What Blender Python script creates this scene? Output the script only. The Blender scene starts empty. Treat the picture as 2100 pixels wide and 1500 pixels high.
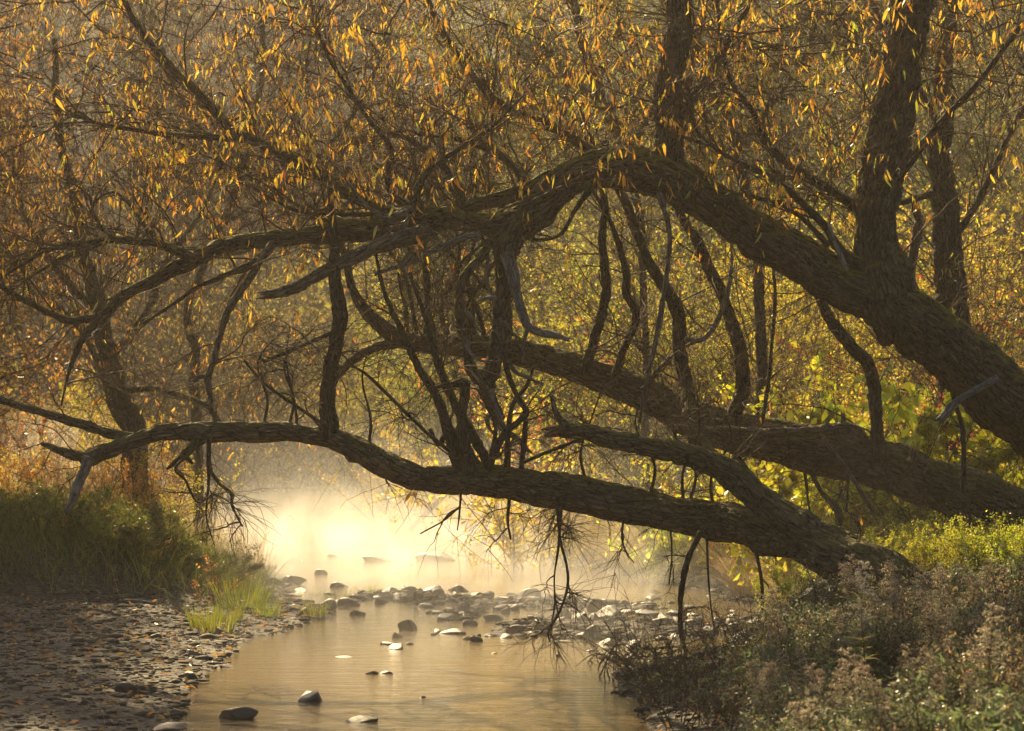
import bpy, math
import numpy as np
from mathutils import Vector

rng = np.random.default_rng(7)
S = bpy.context.scene
COL = S.collection

# ------------------------------------------------------------------ camera, light, exposure
F = 4736.0           # focal length in photo pixels (photo is 2100 wide)
CAMH = 2.0           # camera height above the water
VH = 880.0           # row of the horizon
cam_d = bpy.data.cameras.new('camera')
cam = bpy.data.objects.new('camera', cam_d)
COL.objects.link(cam)
cam.location = (0, 0, CAMH)
cam.rotation_euler = (math.radians(90), 0, 0)
cam_d.sensor_width = 36.0
cam_d.lens = 36.0 * F / 2100.0
cam_d.shift_y = (VH - 750.0) / 2100.0
cam_d.clip_start = 0.5
cam_d.clip_end = 2000
cam_d.dof.use_dof = True
cam_d.dof.focus_distance = 20.0
cam_d.dof.aperture_fstop = 3.5
S.camera = cam

SUN_EL = math.radians(34)
SUN_AZ = math.radians(-19)     # measured from +Y (away from the camera) towards +X: behind, to the left
to_sun = Vector((math.sin(SUN_AZ) * math.cos(SUN_EL), math.cos(SUN_AZ) * math.cos(SUN_EL), math.sin(SUN_EL)))
W = bpy.data.worlds.new('World')
S.world = W
W.use_nodes = True
wn = W.node_tree.nodes
wl = W.node_tree.links
wn.clear()
sky = wn.new('ShaderNodeTexSky')
sky.sky_type = 'NISHITA'
sky.sun_disc = False
sky.sun_elevation = SUN_EL
sky.sun_rotation = SUN_AZ
sky.air_density = 1.0
sky.dust_density = 6.0
sky.ozone_density = 0.3
bg = wn.new('ShaderNodeBackground')
bg.inputs['Strength'].default_value = 0.05
wo = wn.new('ShaderNodeOutputWorld')
wl.new(sky.outputs[0], bg.inputs[0])
wl.new(bg.outputs[0], wo.inputs[0])
sun_d = bpy.data.lights.new('sun', 'SUN')
sun_d.energy = 5.0
sun_d.angle = math.radians(0.5)
sun_d.color = (1.0, 0.76, 0.40)
sun = bpy.data.objects.new('sun', sun_d)
COL.objects.link(sun)
sun.rotation_euler = to_sun.to_track_quat('Z', 'Y').to_euler()
sun.location = (0, 0, 60)
S.view_settings.view_transform = 'Standard'
S.view_settings.look = 'None'
S.view_settings.exposure = 1.4
S.view_settings.gamma = 1.0
S.view_settings.use_curve_mapping = False
S.render.engine = 'CYCLES'
cy = S.cycles
cy.max_bounces = 6
cy.diffuse_bounces = 3
cy.glossy_bounces = 2
cy.transmission_bounces = 3
cy.volume_bounces = 1
cy.transparent_max_bounces = 4
cy.use_denoising = True
cy.sample_clamp_indirect = 4.0
cy.volume_max_steps = 96
cy.caustics_reflective = False
cy.caustics_refractive = False

# ------------------------------------------------------------------ helpers
def PX(u, v, Y):
    """photo pixel and distance -> point in the place"""
    return np.array([(u - 1050.0) / F * Y, Y, CAMH - (v - VH) / F * Y])

def hash3(ix, iy, iz, seed):
    h = (ix.astype(np.int64) * 374761393 + iy.astype(np.int64) * 668265263 + iz.astype(np.int64) * 2147483647 + seed * 1274126177) & 0xFFFFFFFF
    h = ((h ^ (h >> 13)) * 1274126177) & 0xFFFFFFFF
    h = h ^ (h >> 16)
    return (h & 0xFFFFFF) / float(0xFFFFFF)

def vnoise(p, seed=0):
    """value noise, 0..1"""
    f = np.floor(p); i = f.astype(np.int64); t = p - f
    t = t * t * (3 - 2 * t)
    r = 0
    for dx in (0, 1):
        wx = t[..., 0] if dx else 1 - t[..., 0]
        for dy in (0, 1):
            wy = t[..., 1] if dy else 1 - t[..., 1]
            for dz in (0, 1):
                wz = t[..., 2] if dz else 1 - t[..., 2]
                r = r + wx * wy * wz * hash3(i[..., 0] + dx, i[..., 1] + dy, i[..., 2] + dz, seed)
    return r

def fbm(p, seed=0, oct=3):
    a = 0.5; r = 0; s = 0
    for o in range(oct):
        r = r + a * (vnoise(p * 2 ** o, seed + o * 17) * 2 - 1); s += a; a *= 0.5
    return r / s

def sstep(a, b, x):
    t = np.clip((x - a) / (b - a), 0, 1)
    return t * t * (3 - 2 * t)

def make_mesh(name, V, faces, mat=None, attrs=None, smooth=True):
    me = bpy.data.meshes.new(name)
    V = np.asarray(V, dtype=np.float32)
    me.vertices.add(len(V))
    me.vertices.foreach_set('co', V.ravel())
    faces = [np.asarray(f, dtype=np.int32) for f in faces if len(f)]
    nl = sum(f.size for f in faces)
    npoly = sum(len(f) for f in faces)
    me.loops.add(nl)
    me.loops.foreach_set('vertex_index', np.concatenate([f.ravel() for f in faces]))
    starts = []; o = 0
    for f in faces:
        starts.append(o + np.arange(len(f)) * f.shape[1]); o += f.size
    me.polygons.add(npoly)
    me.polygons.foreach_set('loop_start', np.concatenate(starts).astype(np.int32))
    if smooth:
        me.polygons.foreach_set('use_smooth', np.ones(npoly, dtype=bool))
    for k, a in (attrs or {}).items():
        a = np.asarray(a, dtype=np.float32)
        if k == 'tint':
            at = me.attributes.new('tint', 'FLOAT_COLOR', 'POINT')
            if a.shape[1] == 3:
                a = np.concatenate([a, np.ones((len(a), 1), np.float32)], 1)
            at.data.foreach_set('color', a.ravel())
        else:
            at = me.attributes.new(k, 'FLOAT_VECTOR', 'POINT')
            at.data.foreach_set('vector', a.ravel())
    me.update(calc_edges=True)
    if mat:
        me.materials.append(mat)
    return me

def link(name, me, parent=None, loc=None, kind=None, label=None):
    o = bpy.data.objects.new(name, me)
    COL.objects.link(o)
    if parent is not None:
        o.parent = parent
    if loc is not None:
        o.location = loc
    if kind:
        o['kind'] = kind
    if label:
        o['label'] = label
    return o

def empty(name, loc=(0, 0, 0), rz=0.0, sc=1.0, label=None, cat=None, group=None):
    o = bpy.data.objects.new(name, None)
    COL.objects.link(o)
    o.location = loc
    o.rotation_euler = (0, 0, rz)
    o.scale = (sc, sc, sc) if np.isscalar(sc) else sc
    o.empty_display_size = 0.2
    tag(o, label, cat, group)
    return o

def tag(o, label=None, cat=None, group=None, kind=None):
    if label: o['label'] = label
    if cat: o['category'] = cat
    if group: o['group'] = group
    if kind: o['kind'] = kind
    return o

class Buf:
    """collects pieces of ONE mesh"""
    def __init__(s):
        s.V = []; s.Q = []; s.T = []; s.A = {}; s.n = 0
    def add(s, V, Q=None, T=None, **attrs):
        V = np.asarray(V)
        if Q is not None and len(Q): s.Q.append(np.asarray(Q) + s.n)
        if T is not None and len(T): s.T.append(np.asarray(T) + s.n)
        s.V.append(V)
        for k, a in attrs.items():
            s.A.setdefault(k, []).append(a)
        s.n += len(V)
    def mesh(s, name, mat, smooth=True):
        V = np.concatenate(s.V)
        fs = []
        if s.Q: fs.append(np.concatenate(s.Q))
        if s.T: fs.append(np.concatenate(s.T))
        return make_mesh(name, V, fs, mat, {k: np.concatenate(a) for k, a in s.A.items()}, smooth)

# ------------------------------------------------------------------ curves, tubes, strands, leaves
def catmull(C, step):
    """C: (n, m) control rows whose first three columns are a position; resampled at about `step` metres"""
    C = np.asarray(C, float)
    P0 = np.vstack([2 * C[0] - C[1], C, 2 * C[-1] - C[-2]])
    out = []
    for i in range(len(C) - 1):
        a, b, c, d = P0[i], P0[i + 1], P0[i + 2], P0[i + 3]
        n = max(2, int(np.linalg.norm((c - b)[:3]) / step))
        t = (np.arange(n) / n)[:, None]
        out.append(0.5 * ((2 * b) + (-a + c) * t + (2 * a - 5 * b + 4 * c - d) * t ** 2 + (-a + 3 * b - 3 * c + d) * t ** 3))
    out.append(C[-1:])
    return np.vstack(out)

def frames(P):
    T = np.gradient(P, axis=0)
    T /= np.linalg.norm(T, axis=1)[:, None] + 1e-9
    N = np.zeros_like(T)
    ref = np.array([0, 1.0, 0]) if abs(T[0, 1]) < 0.9 else np.array([0, 0, 1.0])
    n = np.cross(T[0], ref); n /= np.linalg.norm(n)
    for i in range(len(T)):
        n = n - T[i] * np.dot(n, T[i]); n /= np.linalg.norm(n) + 1e-9
        N[i] = n
    B = np.cross(T, N)
    return T, N, B

def bark_tube(C, sides, step, seed, rough=1.0, knots=True, splinter=False):
    """a limb with furrowed bark, lumps and burls as real relief"""
    R = catmull(C, step)
    P, r = R[:, :3].copy(), np.clip(R[:, 3], 0.0015, None)
    L = np.concatenate([[0], np.cumsum(np.linalg.norm(np.diff(P, axis=0), axis=1))])
    w = np.stack([L * 2.2, np.full_like(L, seed * 3.1), np.zeros_like(L)], 1)
    amp = np.minimum(r * 0.55, 0.05)
    for ax in range(3):
        w[:, 2] = ax * 7.3
        P[:, ax] += fbm(w, seed + ax, 3) * amp * (0.9 if ax != 1 else 0.6)
    T, N, B = frames(P)
    a = np.linspace(0, 2 * math.pi, sides, endpoint=False)
    ca, sa = np.cos(a), np.sin(a)
    st = np.zeros((len(P), sides, 3))
    st[..., 0] = r[:, None] * ca; st[..., 1] = r[:, None] * sa; st[..., 2] = L[:, None]
    st[..., 2] += seed * 1.37
    rr = np.repeat(r[:, None], sides, 1)
    # lumps
    q = st / np.clip(r.mean(), 0.02, None) * np.array([0.8, 0.8, 0.45])
    rr = rr * (1 + 0.17 * rough * fbm(q, seed, 3))
    rr = rr * (1 + 0.10 * rough * fbm(q * 0.45, seed + 40, 2))
    # furrows along the limb
    fr = np.clip(0.055 / np.clip(r.mean(), 0.015, 0.2), 0.3, 2.2)
    q = st * np.array([26, 26, 4.2]) 
    q[..., 0] += 2.5 * fbm(st * np.array([6, 6, 3.0]), seed + 5, 2)
    ridge = 1 - np.abs(fbm(q, seed + 9, 2)) * 2.0
    depth = np.clip(r[:, None] * 0.17, 0, 0.032) * rough
    rr = rr - depth * np.clip(ridge, 0, 1) ** 2
    q2 = st * np.array([60, 60, 14.0])
    rr = rr + depth * 0.4 * fbm(q2, seed + 3, 2)
    if knots and len(P) > 12 and r.max() > 0.03:
        k = np.random.default_rng(seed + 100)
        for _ in range(max(2, int(L[-1] * 2.6))):
            i = k.integers(2, len(P) - 2); th = k.uniform(0, 2 * math.pi)
            dl = (L - L[i])[:, None] / (r[i] * k.uniform(0.35, 0.8)); da = np.angle(np.exp(1j * (a - th)))[None] / k.uniform(0.35, 0.7)
            rr = rr + r[i] * k.uniform(-0.12, 0.42) * np.exp(-(dl ** 2 + da ** 2))
    V = P[:, None] + (N[:, None] * ca[None, :, None] + B[:, None] * sa[None, :, None]) * rr[..., None]
    n = len(P)
    if splinter:      # torn, fibrous end
        k = np.random.default_rng(seed + 55)
        m = min(6, n - 2)
        fib = k.uniform(-0.6, 2.6, sides) * (0.5 + fbm(np.stack([ca * 2, sa * 2, np.zeros(sides)], 1), seed, 2))
        for q_ in range(m):
            V[n - 1 - q_] += T[-1] * (fib * max(r[-1 - m], 0.012) * (1 - q_ / m) ** 1.5)[:, None]
    i = np.arange(n - 1)[:, None] * sides; j = np.arange(sides)[None]
    j2 = (j + 1) % sides
    Q = np.stack([i + j, i + j2, i + sides + j2, i + sides + j], -1).reshape(-1, 4)
    V = V.reshape(-1, 3); st = st.reshape(-1, 3)
    # ragged end caps
    c0 = len(V)
    V = np.vstack([V, P[0] - T[0] * r[0] * 0.2, P[-1] + T[-1] * r[-1] * (-1.0 if splinter else 0.5)]); st = np.vstack([st, st[0], st[-1]])
    jj = np.arange(sides); jj2 = (jj + 1) % sides
    T0 = np.stack([jj2, jj, np.full(sides, c0)], 1)
    e = (n - 1) * sides
    T1 = np.stack([e + jj, e + jj2, np.full(sides, c0 + 1)], 1)
    return V, Q, np.vstack([T0, T1]), st, P, T, r

def strands(base, d, length, k, wander, gravity, R=rng, curl=None):
    """(n,k,3) polylines that wander off from base"""
    n = len(base)
    d = d / (np.linalg.norm(d, axis=1)[:, None] + 1e-9)
    P = np.zeros((n, k, 3)); P[:, 0] = base
    seg = (length / (k - 1))[:, None]
    for i in range(1, k):
        P[:, i] = P[:, i - 1] + d * seg
        d = d + R.normal(0, wander, (n, 3)) + np.array([0, 0, -1.0]) * gravity * (i / k if np.isscalar(gravity) else 1)
        if curl is not None: d = d + curl
        d = d / (np.linalg.norm(d, axis=1)[:, None] + 1e-9)
    return P

def tube_batch(P, r, sides=3):
    """P (n,k,3), r (n,k) -> verts, quads"""
    n, k, _ = P.shape
    T = np.gradient(P, axis=1)
    T /= np.linalg.norm(T, axis=2)[..., None] + 1e-9
    ref = np.where(np.abs(T[..., 1:2]) < 0.8, np.array([0, 1.0, 0]), np.array([1.0, 0, 0]))
    N = np.cross(T, ref); N /= np.linalg.norm(N, axis=2)[..., None] + 1e-9
    B = np.cross(T, N)
    a = np.linspace(0, 2 * math.pi, sides, endpoint=False)
    V = P[:, :, None] + (N[:, :, None] * np.cos(a)[:, None] + B[:, :, None] * np.sin(a)[:, None]) * r[:, :, None, None]
    idx = np.arange(n * k * sides).reshape(n, k, sides)
    A = idx[:, :-1]; Bq = idx[:, 1:]
    Q = np.stack([A, np.roll(A, -1, 2), np.roll(Bq, -1, 2), Bq], -1).reshape(-1, 4)
    return V.reshape(-1, 3), Q

def unit(v):
    return v / (np.linalg.norm(v, axis=-1)[..., None] + 1e-9)

def rdir(n, R=rng):
    return unit(R.normal(0, 1, (n, 3)))

def kite_leaves(pos, d, ln, wd, tint, R=rng, fold=0.25):
    """one folded leaf: four corners, two faces"""
    n = len(pos)
    d = unit(d)
    side = unit(np.cross(d, rdir(n, R)))
    nr = np.cross(d, side)
    ln = ln[:, None]; wd = wd[:, None]
    b = pos; t = pos + d * ln + nr * ln * 0.12
    m = pos + d * ln * 0.45
    l = m + side * wd * 0.5 + nr * wd * fold; r = m - side * wd * 0.5 + nr * wd * fold
    V = np.stack([b, l, t, r], 1).reshape(-1, 3)
    i = np.arange(n)[:, None] * 4
    T = np.concatenate([i + np.array([0, 2, 1]), i + np.array([0, 3, 2])])
    return V, T, np.repeat(tint, 4, 0)

def long_leaves(pos, d, ln, wd, tint, R=rng, bend=0.42):
    """narrow willow leaf, curved lengthwise: 7 corners"""
    n = len(pos)
    d = unit(d)
    side = unit(np.cross(d, rdir(n, R)))
    nr = np.cross(d, side)
    ln = ln[:, None]; wd = wd[:, None]
    bz = (R.normal(0, bend, (n, 1)))
    def pt(f): return pos + d * ln * f + nr * ln * bz * f * f
    s = side * wd * 0.5
    V = np.stack([pt(0), pt(.3) + s, pt(.3) - s, pt(.65) + s * .85, pt(.65) - s * .85, pt(1.0)], 1).reshape(-1, 3)
    i = np.arange(n)[:, None] * 6
    T = np.concatenate([i + np.array([0, 2, 1]), i + np.array([3, 4, 5])])
    Q = i + np.array([1, 2, 4, 3])
    return V, Q, T, np.repeat(tint, 6, 0)

def blades(pos, d, ln, wd, tint, k=4, R=rng, gravity=0.35, wander=0.06):
    """grass blades as tapering curved strips"""
    P = strands(pos, d, ln, k, wander, gravity, R)
    n = len(pos)
    T = unit(np.gradient(P, axis=1))
    side = unit(np.cross(T, unit(R.normal(0, 1, (n, 1, 3)) * np.array([1, 1, 0.1]))))
    w = (wd[:, None] * np.linspace(1, 0.12, k)[None])[..., None] * 0.5
    V = np.stack([P + side * w, P - side * w], 2)
    idx = np.arange(n * k * 2).reshape(n, k, 2)
    Q = np.stack([idx[:, :-1, 0], idx[:, :-1, 1], idx[:, 1:, 1], idx[:, 1:, 0]], -1).reshape(-1, 4)
    return V.reshape(-1, 3), Q, np.repeat(tint, k * 2, 0)

def pick(pal, n, R=rng, jit=0.18):
    """colours drawn from a weighted palette"""
    w = np.array([p[3] for p in pal]); c = np.array([p[:3] for p in pal])
    i = R.choice(len(pal), n, p=w / w.sum())
    return np.clip(c[i] * (1 + R.normal(0, jit, (n, 1))) * (1 + R.normal(0, jit * 0.3, (n, 3))), 0.003, 0.9)

# ------------------------------------------------------------------ materials
class NT:
    def __init__(s, name):
        s.m = bpy.data.materials.new(name); s.m.use_nodes = True
        s.t = s.m.node_tree; s.t.nodes.clear()
        s.out = s.t.nodes.new('ShaderNodeOutputMaterial')
    def n(s, typ, **kw):
        nd = s.t.nodes.new('ShaderNode' + typ)
        for k, v in kw.items():
            if k.startswith('i_'):
                key = k[2:]
                key = int(key) if key.isdigit() else key.replace('_', ' ')
                nd.inputs[key].default_value = v
            else:
                setattr(nd, k, v)
        return nd
    def l(s, a, b): s.t.links.new(a, b)
    def ramp(s, fac, stops):
        r = s.n('ValToRGB'); e = r.color_ramp.elements
        while len(e) < len(stops): e.new(0.5)
        for el, (p, c) in zip(e, stops):
            el.position = p; el.color = (*c, 1) if len(c) == 3 else c
        s.l(fac, r.inputs[0]); return r.outputs[0]
    def noise(s, vec, scale, detail=4, rough=0.6, dist=0.0):
        nd = s.n('TexNoise'); nd.inputs['Scale'].default_value = scale; nd.inputs['Detail'].default_value = detail
        nd.inputs['Roughness'].default_value = rough; nd.inputs['Distortion'].default_value = dist
        if vec is not None: s.l(vec, nd.inputs['Vector'])
        return nd.outputs[0]
    def mix(s, f, a, b, blend='MIX'):
        m = s.n('Mix', data_type='RGBA', blend_type=blend)
        for sock, v in ((m.inputs[0], f), (m.inputs[6], a), (m.inputs[7], b)):
            if hasattr(v, 'node'): s.l(v, sock)
            elif isinstance(v, (int, float)): sock.default_value = v
            else: sock.default_value = (*v, 1)
        return m.outputs[2]
    def math(s, op, a, b=0.0):
        m = s.n('Math', operation=op)
        for sock, v in ((m.inputs[0], a), (m.inputs[1], b)):
            if hasattr(v, 'node'): s.l(v, sock)
            else: sock.default_value = v
        return m.outputs[0]
    def mapping(s, vec, sc):
        m = s.n('Mapping'); m.inputs['Scale'].default_value = sc; s.l(vec, m.inputs['Vector']); return m.outputs[0]

def bark_material(name, dark, mid, pale, moss=0.5, lichen=0.35, bump=0.9):
    k = NT(name)
    st = k.n('Attribute', attribute_name='straight').outputs['Vector']
    g = k.n('NewGeometry')
    fur = k.noise(k.mapping(st, (30, 30, 5)), 1.0, 5, 0.62, 1.2)
    fine = k.noise(k.mapping(st, (110, 110, 22)), 1.0, 3, 0.6)
    big = k.noise(st, 2.2, 4, 0.6)
    vr = k.n('TexVoronoi', feature='DISTANCE_TO_EDGE'); vr.inputs['Scale'].default_value = 1.0
    wv = k.n('VectorMath', operation='ADD'); k.l(k.mapping(st, (26, 26, 6.5)), wv.inputs[0])
    nz = k.n('TexNoise'); nz.inputs['Scale'].default_value = 9.0; k.l(st, nz.inputs['Vector'])
    sc_ = k.n('VectorMath', operation='SCALE'); k.l(nz.outputs['Color'], sc_.inputs[0]); sc_.inputs['Scale'].default_value = 1.6
    k.l(sc_.outputs[0], wv.inputs[1]); k.l(wv.outputs[0], vr.inputs['Vector'])
    plate = k.ramp(vr.outputs['Distance'], [(0.0, (0, 0, 0)), (0.16, (1, 1, 1))])
    c = k.ramp(fur, [(0.36, dark), (0.52, mid), (0.68, pale)])
    c = k.mix(k.math('MULTIPLY', fine, 0.5), c, pale)
    c = k.mix(k.math('MULTIPLY', k.math('SUBTRACT', 1.0, plate), 0.85), c, dark)
    c = k.mix(k.ramp(k.noise(st, 3.3, 4, 0.65, 0.8), [(0.56, (0, 0, 0)), (0.68, (0.6, 0.6, 0.6))]), c, pale)
    # lichen patches, pale grey
    li = k.ramp(k.noise(st, 9.0, 5, 0.7, 0.6), [(0.60, (0, 0, 0)), (0.70, (1, 1, 1))])
    c = k.mix(k.math('MULTIPLY', li, lichen), c, (0.24, 0.235, 0.20))
    # moss on the upward side, its colour raised to paint in a sunlit rim
    sep = k.n('SeparateXYZ'); k.l(g.outputs['Normal'], sep.inputs[0])
    up = k.math('ADD', k.math('MULTIPLY', sep.outputs[2], 0.75), k.math('SUBTRACT', big, 0.62))
    mo = k.ramp(up, [(0.06, (0, 0, 0)), (0.40, (1, 1, 1))])
    mc = k.mix(k.noise(st, 40, 3, 0.7), (0.07, 0.07, 0.008), (0.32, 0.29, 0.03))
    c = k.mix(k.math('MULTIPLY', mo, moss), c, mc)
    b = k.n('BsdfPrincipled'); b.inputs['Roughness'].default_value = 0.82
    b.inputs['Specular IOR Level'].default_value = 0.25
    k.l(c, b.inputs['Base Color'])
    h = k.math('ADD', k.math('ADD', fur, k.math('MULTIPLY', fine, 0.4)), k.math('MULTIPLY', plate, 0.8))
    bp = k.n('Bump'); bp.inputs['Strength'].default_value = bump; bp.inputs['Distance'].default_value = 0.03
    k.l(h, bp.inputs['Height']); k.l(bp.outputs[0], b.inputs['Normal'])
    k.l(b.outputs[0], k.out.inputs[0])
    return k.m

def leaf_material(name, trans=0.6, gloss=0.06, rough=0.35, vary=0.12):
    k = NT(name)
    c = k.n('Attribute', attribute_name='tint').outputs['Color']
    oi = k.n('ObjectInfo').outputs['Random']
    hs = k.n('HueSaturation')
    k.l(k.math('ADD', k.math('MULTIPLY', oi, vary * 0.3), 0.5 - vary * 0.15), hs.inputs['Hue'])
    k.l(k.math('ADD', k.math('MULTIPLY', oi, vary * 2), 1 - vary), hs.inputs['Value'])
    k.l(c, hs.inputs['Color'])
    c = hs.outputs[0]
    d = k.n('BsdfDiffuse'); k.l(c, d.inputs[0])
    t = k.n('BsdfTranslucent'); k.l(c, t.inputs[0])
    m = k.n('MixShader'); m.inputs[0].default_value = trans
    k.l(d.outputs[0], m.inputs[1]); k.l(t.outputs[0], m.inputs[2])
    gl = k.n('BsdfGlossy'); gl.inputs['Roughness'].default_value = rough
    m2 = k.n('MixShader'); m2.inputs[0].default_value = gloss
    k.l(m.outputs[0], m2.inputs[1]); k.l(gl.outputs[0], m2.inputs[2])
    k.l(m2.outputs[0], k.out.inputs[0])
    return k.m

def twig_material(name, a, b_, rough=0.5, spec=0.35):
    k = NT(name)
    g = k.n('NewGeometry').outputs['Position']
    c = k.mix(k.noise(g, 7.0, 3), a, b_)
    b = k.n('BsdfPrincipled'); b.inputs['Roughness'].default_value = rough
    b.inputs['Specular IOR Level'].default_value = spec
    k.l(c, b.inputs['Base Color']); k.l(b.outputs[0], k.out.inputs[0])
    return k.m

M_BARK = bark_material('willow_bark', (0.018, 0.012, 0.008), (0.075, 0.051, 0.033), (0.23, 0.17, 0.12), moss=0.85)
M_BARK_OLD = bark_material('fallen_bark', (0.018, 0.012, 0.008), (0.082, 0.056, 0.036), (0.24, 0.18, 0.127), moss=0.4, lichen=0.2)
M_BARK_SHOOT = bark_material('shoot_bark', (0.014, 0.010, 0.006), (0.048, 0.033, 0.021), (0.12, 0.09, 0.062), moss=0.4, lichen=0.22)
M_DEAD = bark_material('dead_wood', (0.07, 0.066, 0.062), (0.17, 0.165, 0.155), (0.33, 0.32, 0.30), moss=0.05, lichen=0.25, bump=0.7)
M_SNAG = bark_material('weathered_wood', (0.055, 0.042, 0.03), (0.15, 0.118, 0.086), (0.27, 0.225, 0.175), moss=0.1, lichen=0.2)
M_LEAF = leaf_material('willow_leaf', 0.62, 0.07)
M_FOL = leaf_material('shrub_leaf', 0.70, 0.05)
M_GRASS = leaf_material('grass_blade', 0.5, 0.05, 0.45)
M_SEED = leaf_material('seed_fluff', 0.45, 0.0)
M_TWIG = twig_material('willow_twig', (0.065, 0.034, 0.018), (0.13, 0.075, 0.042), 0.7, 0.15)
M_STEM = twig_material('shrub_stem', (0.05, 0.033, 0.02), (0.12, 0.08, 0.05), 0.75, 0.15)

def stone_material(name, a, b_, wet=0.35):
    k = NT(name)
    tc = k.n('TexCoord').outputs['Object']
    oi = k.n('ObjectInfo').outputs['Random']
    n1 = k.noise(tc, 3.0, 6, 0.65); n2 = k.noise(tc, 22.0, 4, 0.6)
    c = k.mix(n1, a, b_)
    c = k.mix(k.math('MULTIPLY', n2, 0.4), c, (0.05, 0.042, 0.034))
    hs = k.n('HueSaturation'); k.l(c, hs.inputs['Color']); k.l(k.math('ADD', k.math('MULTIPLY', oi, 0.6), 0.7), hs.inputs['Value'])
    b = k.n('BsdfPrincipled'); k.l(hs.outputs[0], b.inputs['Base Color'])
    b.inputs['Roughness'].default_value = wet
    b.inputs['Specular IOR Level'].default_value = 0.3
    bp = k.n('Bump'); bp.inputs['Strength'].default_value = 0.5; bp.inputs['Distance'].default_value = 0.02
    k.l(k.math('ADD', n1, k.math('MULTIPLY', n2, 0.4)), bp.inputs['Height']); k.l(bp.outputs[0], b.inputs['Normal'])
    k.l(b.outputs[0], k.out.inputs[0])
    return k.m
M_STONE = stone_material('wet_stone', (0.06, 0.047, 0.035), (0.13, 0.10, 0.075), 0.42)
M_PEBBLE = stone_material('pebble', (0.05, 0.039, 0.029), (0.13, 0.105, 0.08), 0.8)

# ------------------------------------------------------------------ the ground, the creek
LE = np.array([[-50, -3.6], [8, -3.0], [16, -2.3], [20, -2.5], [22, -2.5], [23.5, -2.1], [24.6, -1.85], [25.6, -2.2], [27, -2.6], [30, -2.8], [34, -3.5], [40, -4.8], [50, -6.1], [60, -7.2], [70, -8.3], [80, -11], [92, -24], [100, -60]])
RE = np.array([[-50, 0.9], [8, 0.9], [15, 0.9], [18, 0.85], [19.6, 0.9], [20.4, 1.5], [21.5, 2.3], [23.5, 2.9], [26, 2.9], [28, 2.3], [30, 1.9], [34, 1.0], [38, 0.4], [45, -1.0], [60, -2.8], [70, -4.2], [80, -7], [92, -20], [100, -56]])
def edges(y):
    return np.interp(y, LE[:, 0], LE[:, 1]), np.interp(y, RE[:, 0], RE[:, 1])

def riffle(x, y):
    a = np.exp(-((y - 26.6 + 0.55 * x) / 1.5) ** 4) * sstep(-2.8, -1.6, x) * (1 - sstep(1.4, 2.6, x))
    b = np.exp(-((y - 23.2) / 2.0) ** 4) * sstep(0.1, 1.0, x) * 0.95
    c = np.exp(-((y - 22.6 - 0.9 * x) / 0.7) ** 2) * sstep(-1.5, -0.9, x) * (1 - sstep(0.2, 1.0, x)) * 0.8
    nz = vnoise(np.stack([np.asarray(x) * 1.5, np.asarray(y) * 0.85, np.zeros_like(np.asarray(x, float))], -1), 77)
    d = sstep(0.44, 0.56, nz) * sstep(20.6, 22.0, y) * (1 - sstep(25.5, 26.5, y)) * sstep(-1.3, -0.5, x) * (1 - sstep(1.2, 2.0, x))
    return np.maximum(np.maximum(np.maximum(a, b), c), d)

def ground_z(x, y):
    x = np.asarray(x, float); y = np.asarray(y, float)
    l, r = edges(y)
    p = np.stack([x * 0.9, y * 0.9, np.zeros_like(x)], -1)
    wob = fbm(p, 3, 3) * 0.35
    dl = x - l + wob; dr = r - x + wob
    d = np.minimum(dl, dr)
    z = -0.03 - 0.30 * sstep(0, 0.9, d)
    # shallow riffle of cobbles across the stream
    rif = riffle(x, y)
    z = z * (1 - rif) + rif * (0.012 + 0.11 * fbm(p * 3.6, 8, 3))
    lb = np.clip(-dl, 0, None); rb = np.clip(-dr, 0, None)
    mound = sstep(24.6, 26.6, y + 0.25 * fbm(p * 0.7, 21, 2) - 0.10 * (x + 4))
    zl = 0.02 + 0.055 * np.minimum(lb, 3.5) + mound * 0.55 * sstep(0.3, 2.2, lb)
    zl = zl + sstep(30, 64, y) * 1.5 * sstep(0, 4, lb)
    hb0 = 0.27 + 0.09 * sstep(1.5, 2.6, x) + 0.32 * sstep(1.9, 2.9, x) * sstep(17.2, 19.4, y)
    zr = 0.02 + hb0 * sstep(0, 1.5, rb) + 0.16 * sstep(1.5, 6, rb) + sstep(30, 66, y) * 1.3 * sstep(0, 5, rb)
    z = np.where(lb > 0, np.maximum(z, zl), z)
    z = np.where(rb > 0, np.maximum(z, zr), z)
    hill = np.clip(y - 100, 0, 70)
    z = z + hill * 0.55 * sstep(0, 12, hill) + np.where(hill > 1, 1.6 * fbm(p * 0.12, 31, 3) * sstep(0, 20, hill), 0)
    z = z + 0.035 * fbm(p * 2.0, 5, 3) * np.where(d < 0, 1, 0.4)
    return z

def axis(a, b, step, far, n):
    core = np.arange(a, b, step)
    t = np.linspace(0, 1, n + 1)[1:] ** 2
    return np.concatenate([(a - t * (far + a if far + a > 0 else far))[::-1], core, b + t * (far - b)])
gx = axis(-15, 12, 0.13, 420, 22)
gy = np.concatenate([np.linspace(-120, 7.5, 20), np.arange(8, 48, 0.16), np.arange(48, 175, 0.9), 175 + np.linspace(0, 1, 14)[1:] ** 2 * 500])
GX, GY = np.meshgrid(gx, gy)
GZ = ground_z(GX, GY)
n0, n1 = GX.shape
ii = np.arange(n0 * n1).reshape(n0, n1)
Q = np.stack([ii[:-1, :-1], ii[:-1, 1:], ii[1:, 1:], ii[1:, :-1]], -1).reshape(-1, 4)
k = NT('soil')
pos = k.n('NewGeometry').outputs['Position']
a = k.noise(pos, 1.1, 6, 0.7); b2 = k.noise(pos, 14, 5, 0.7); vo = k.n('TexVoronoi'); vo.inputs['Scale'].default_value = 17.0; k.l(pos, vo.inputs['Vector'])
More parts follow.
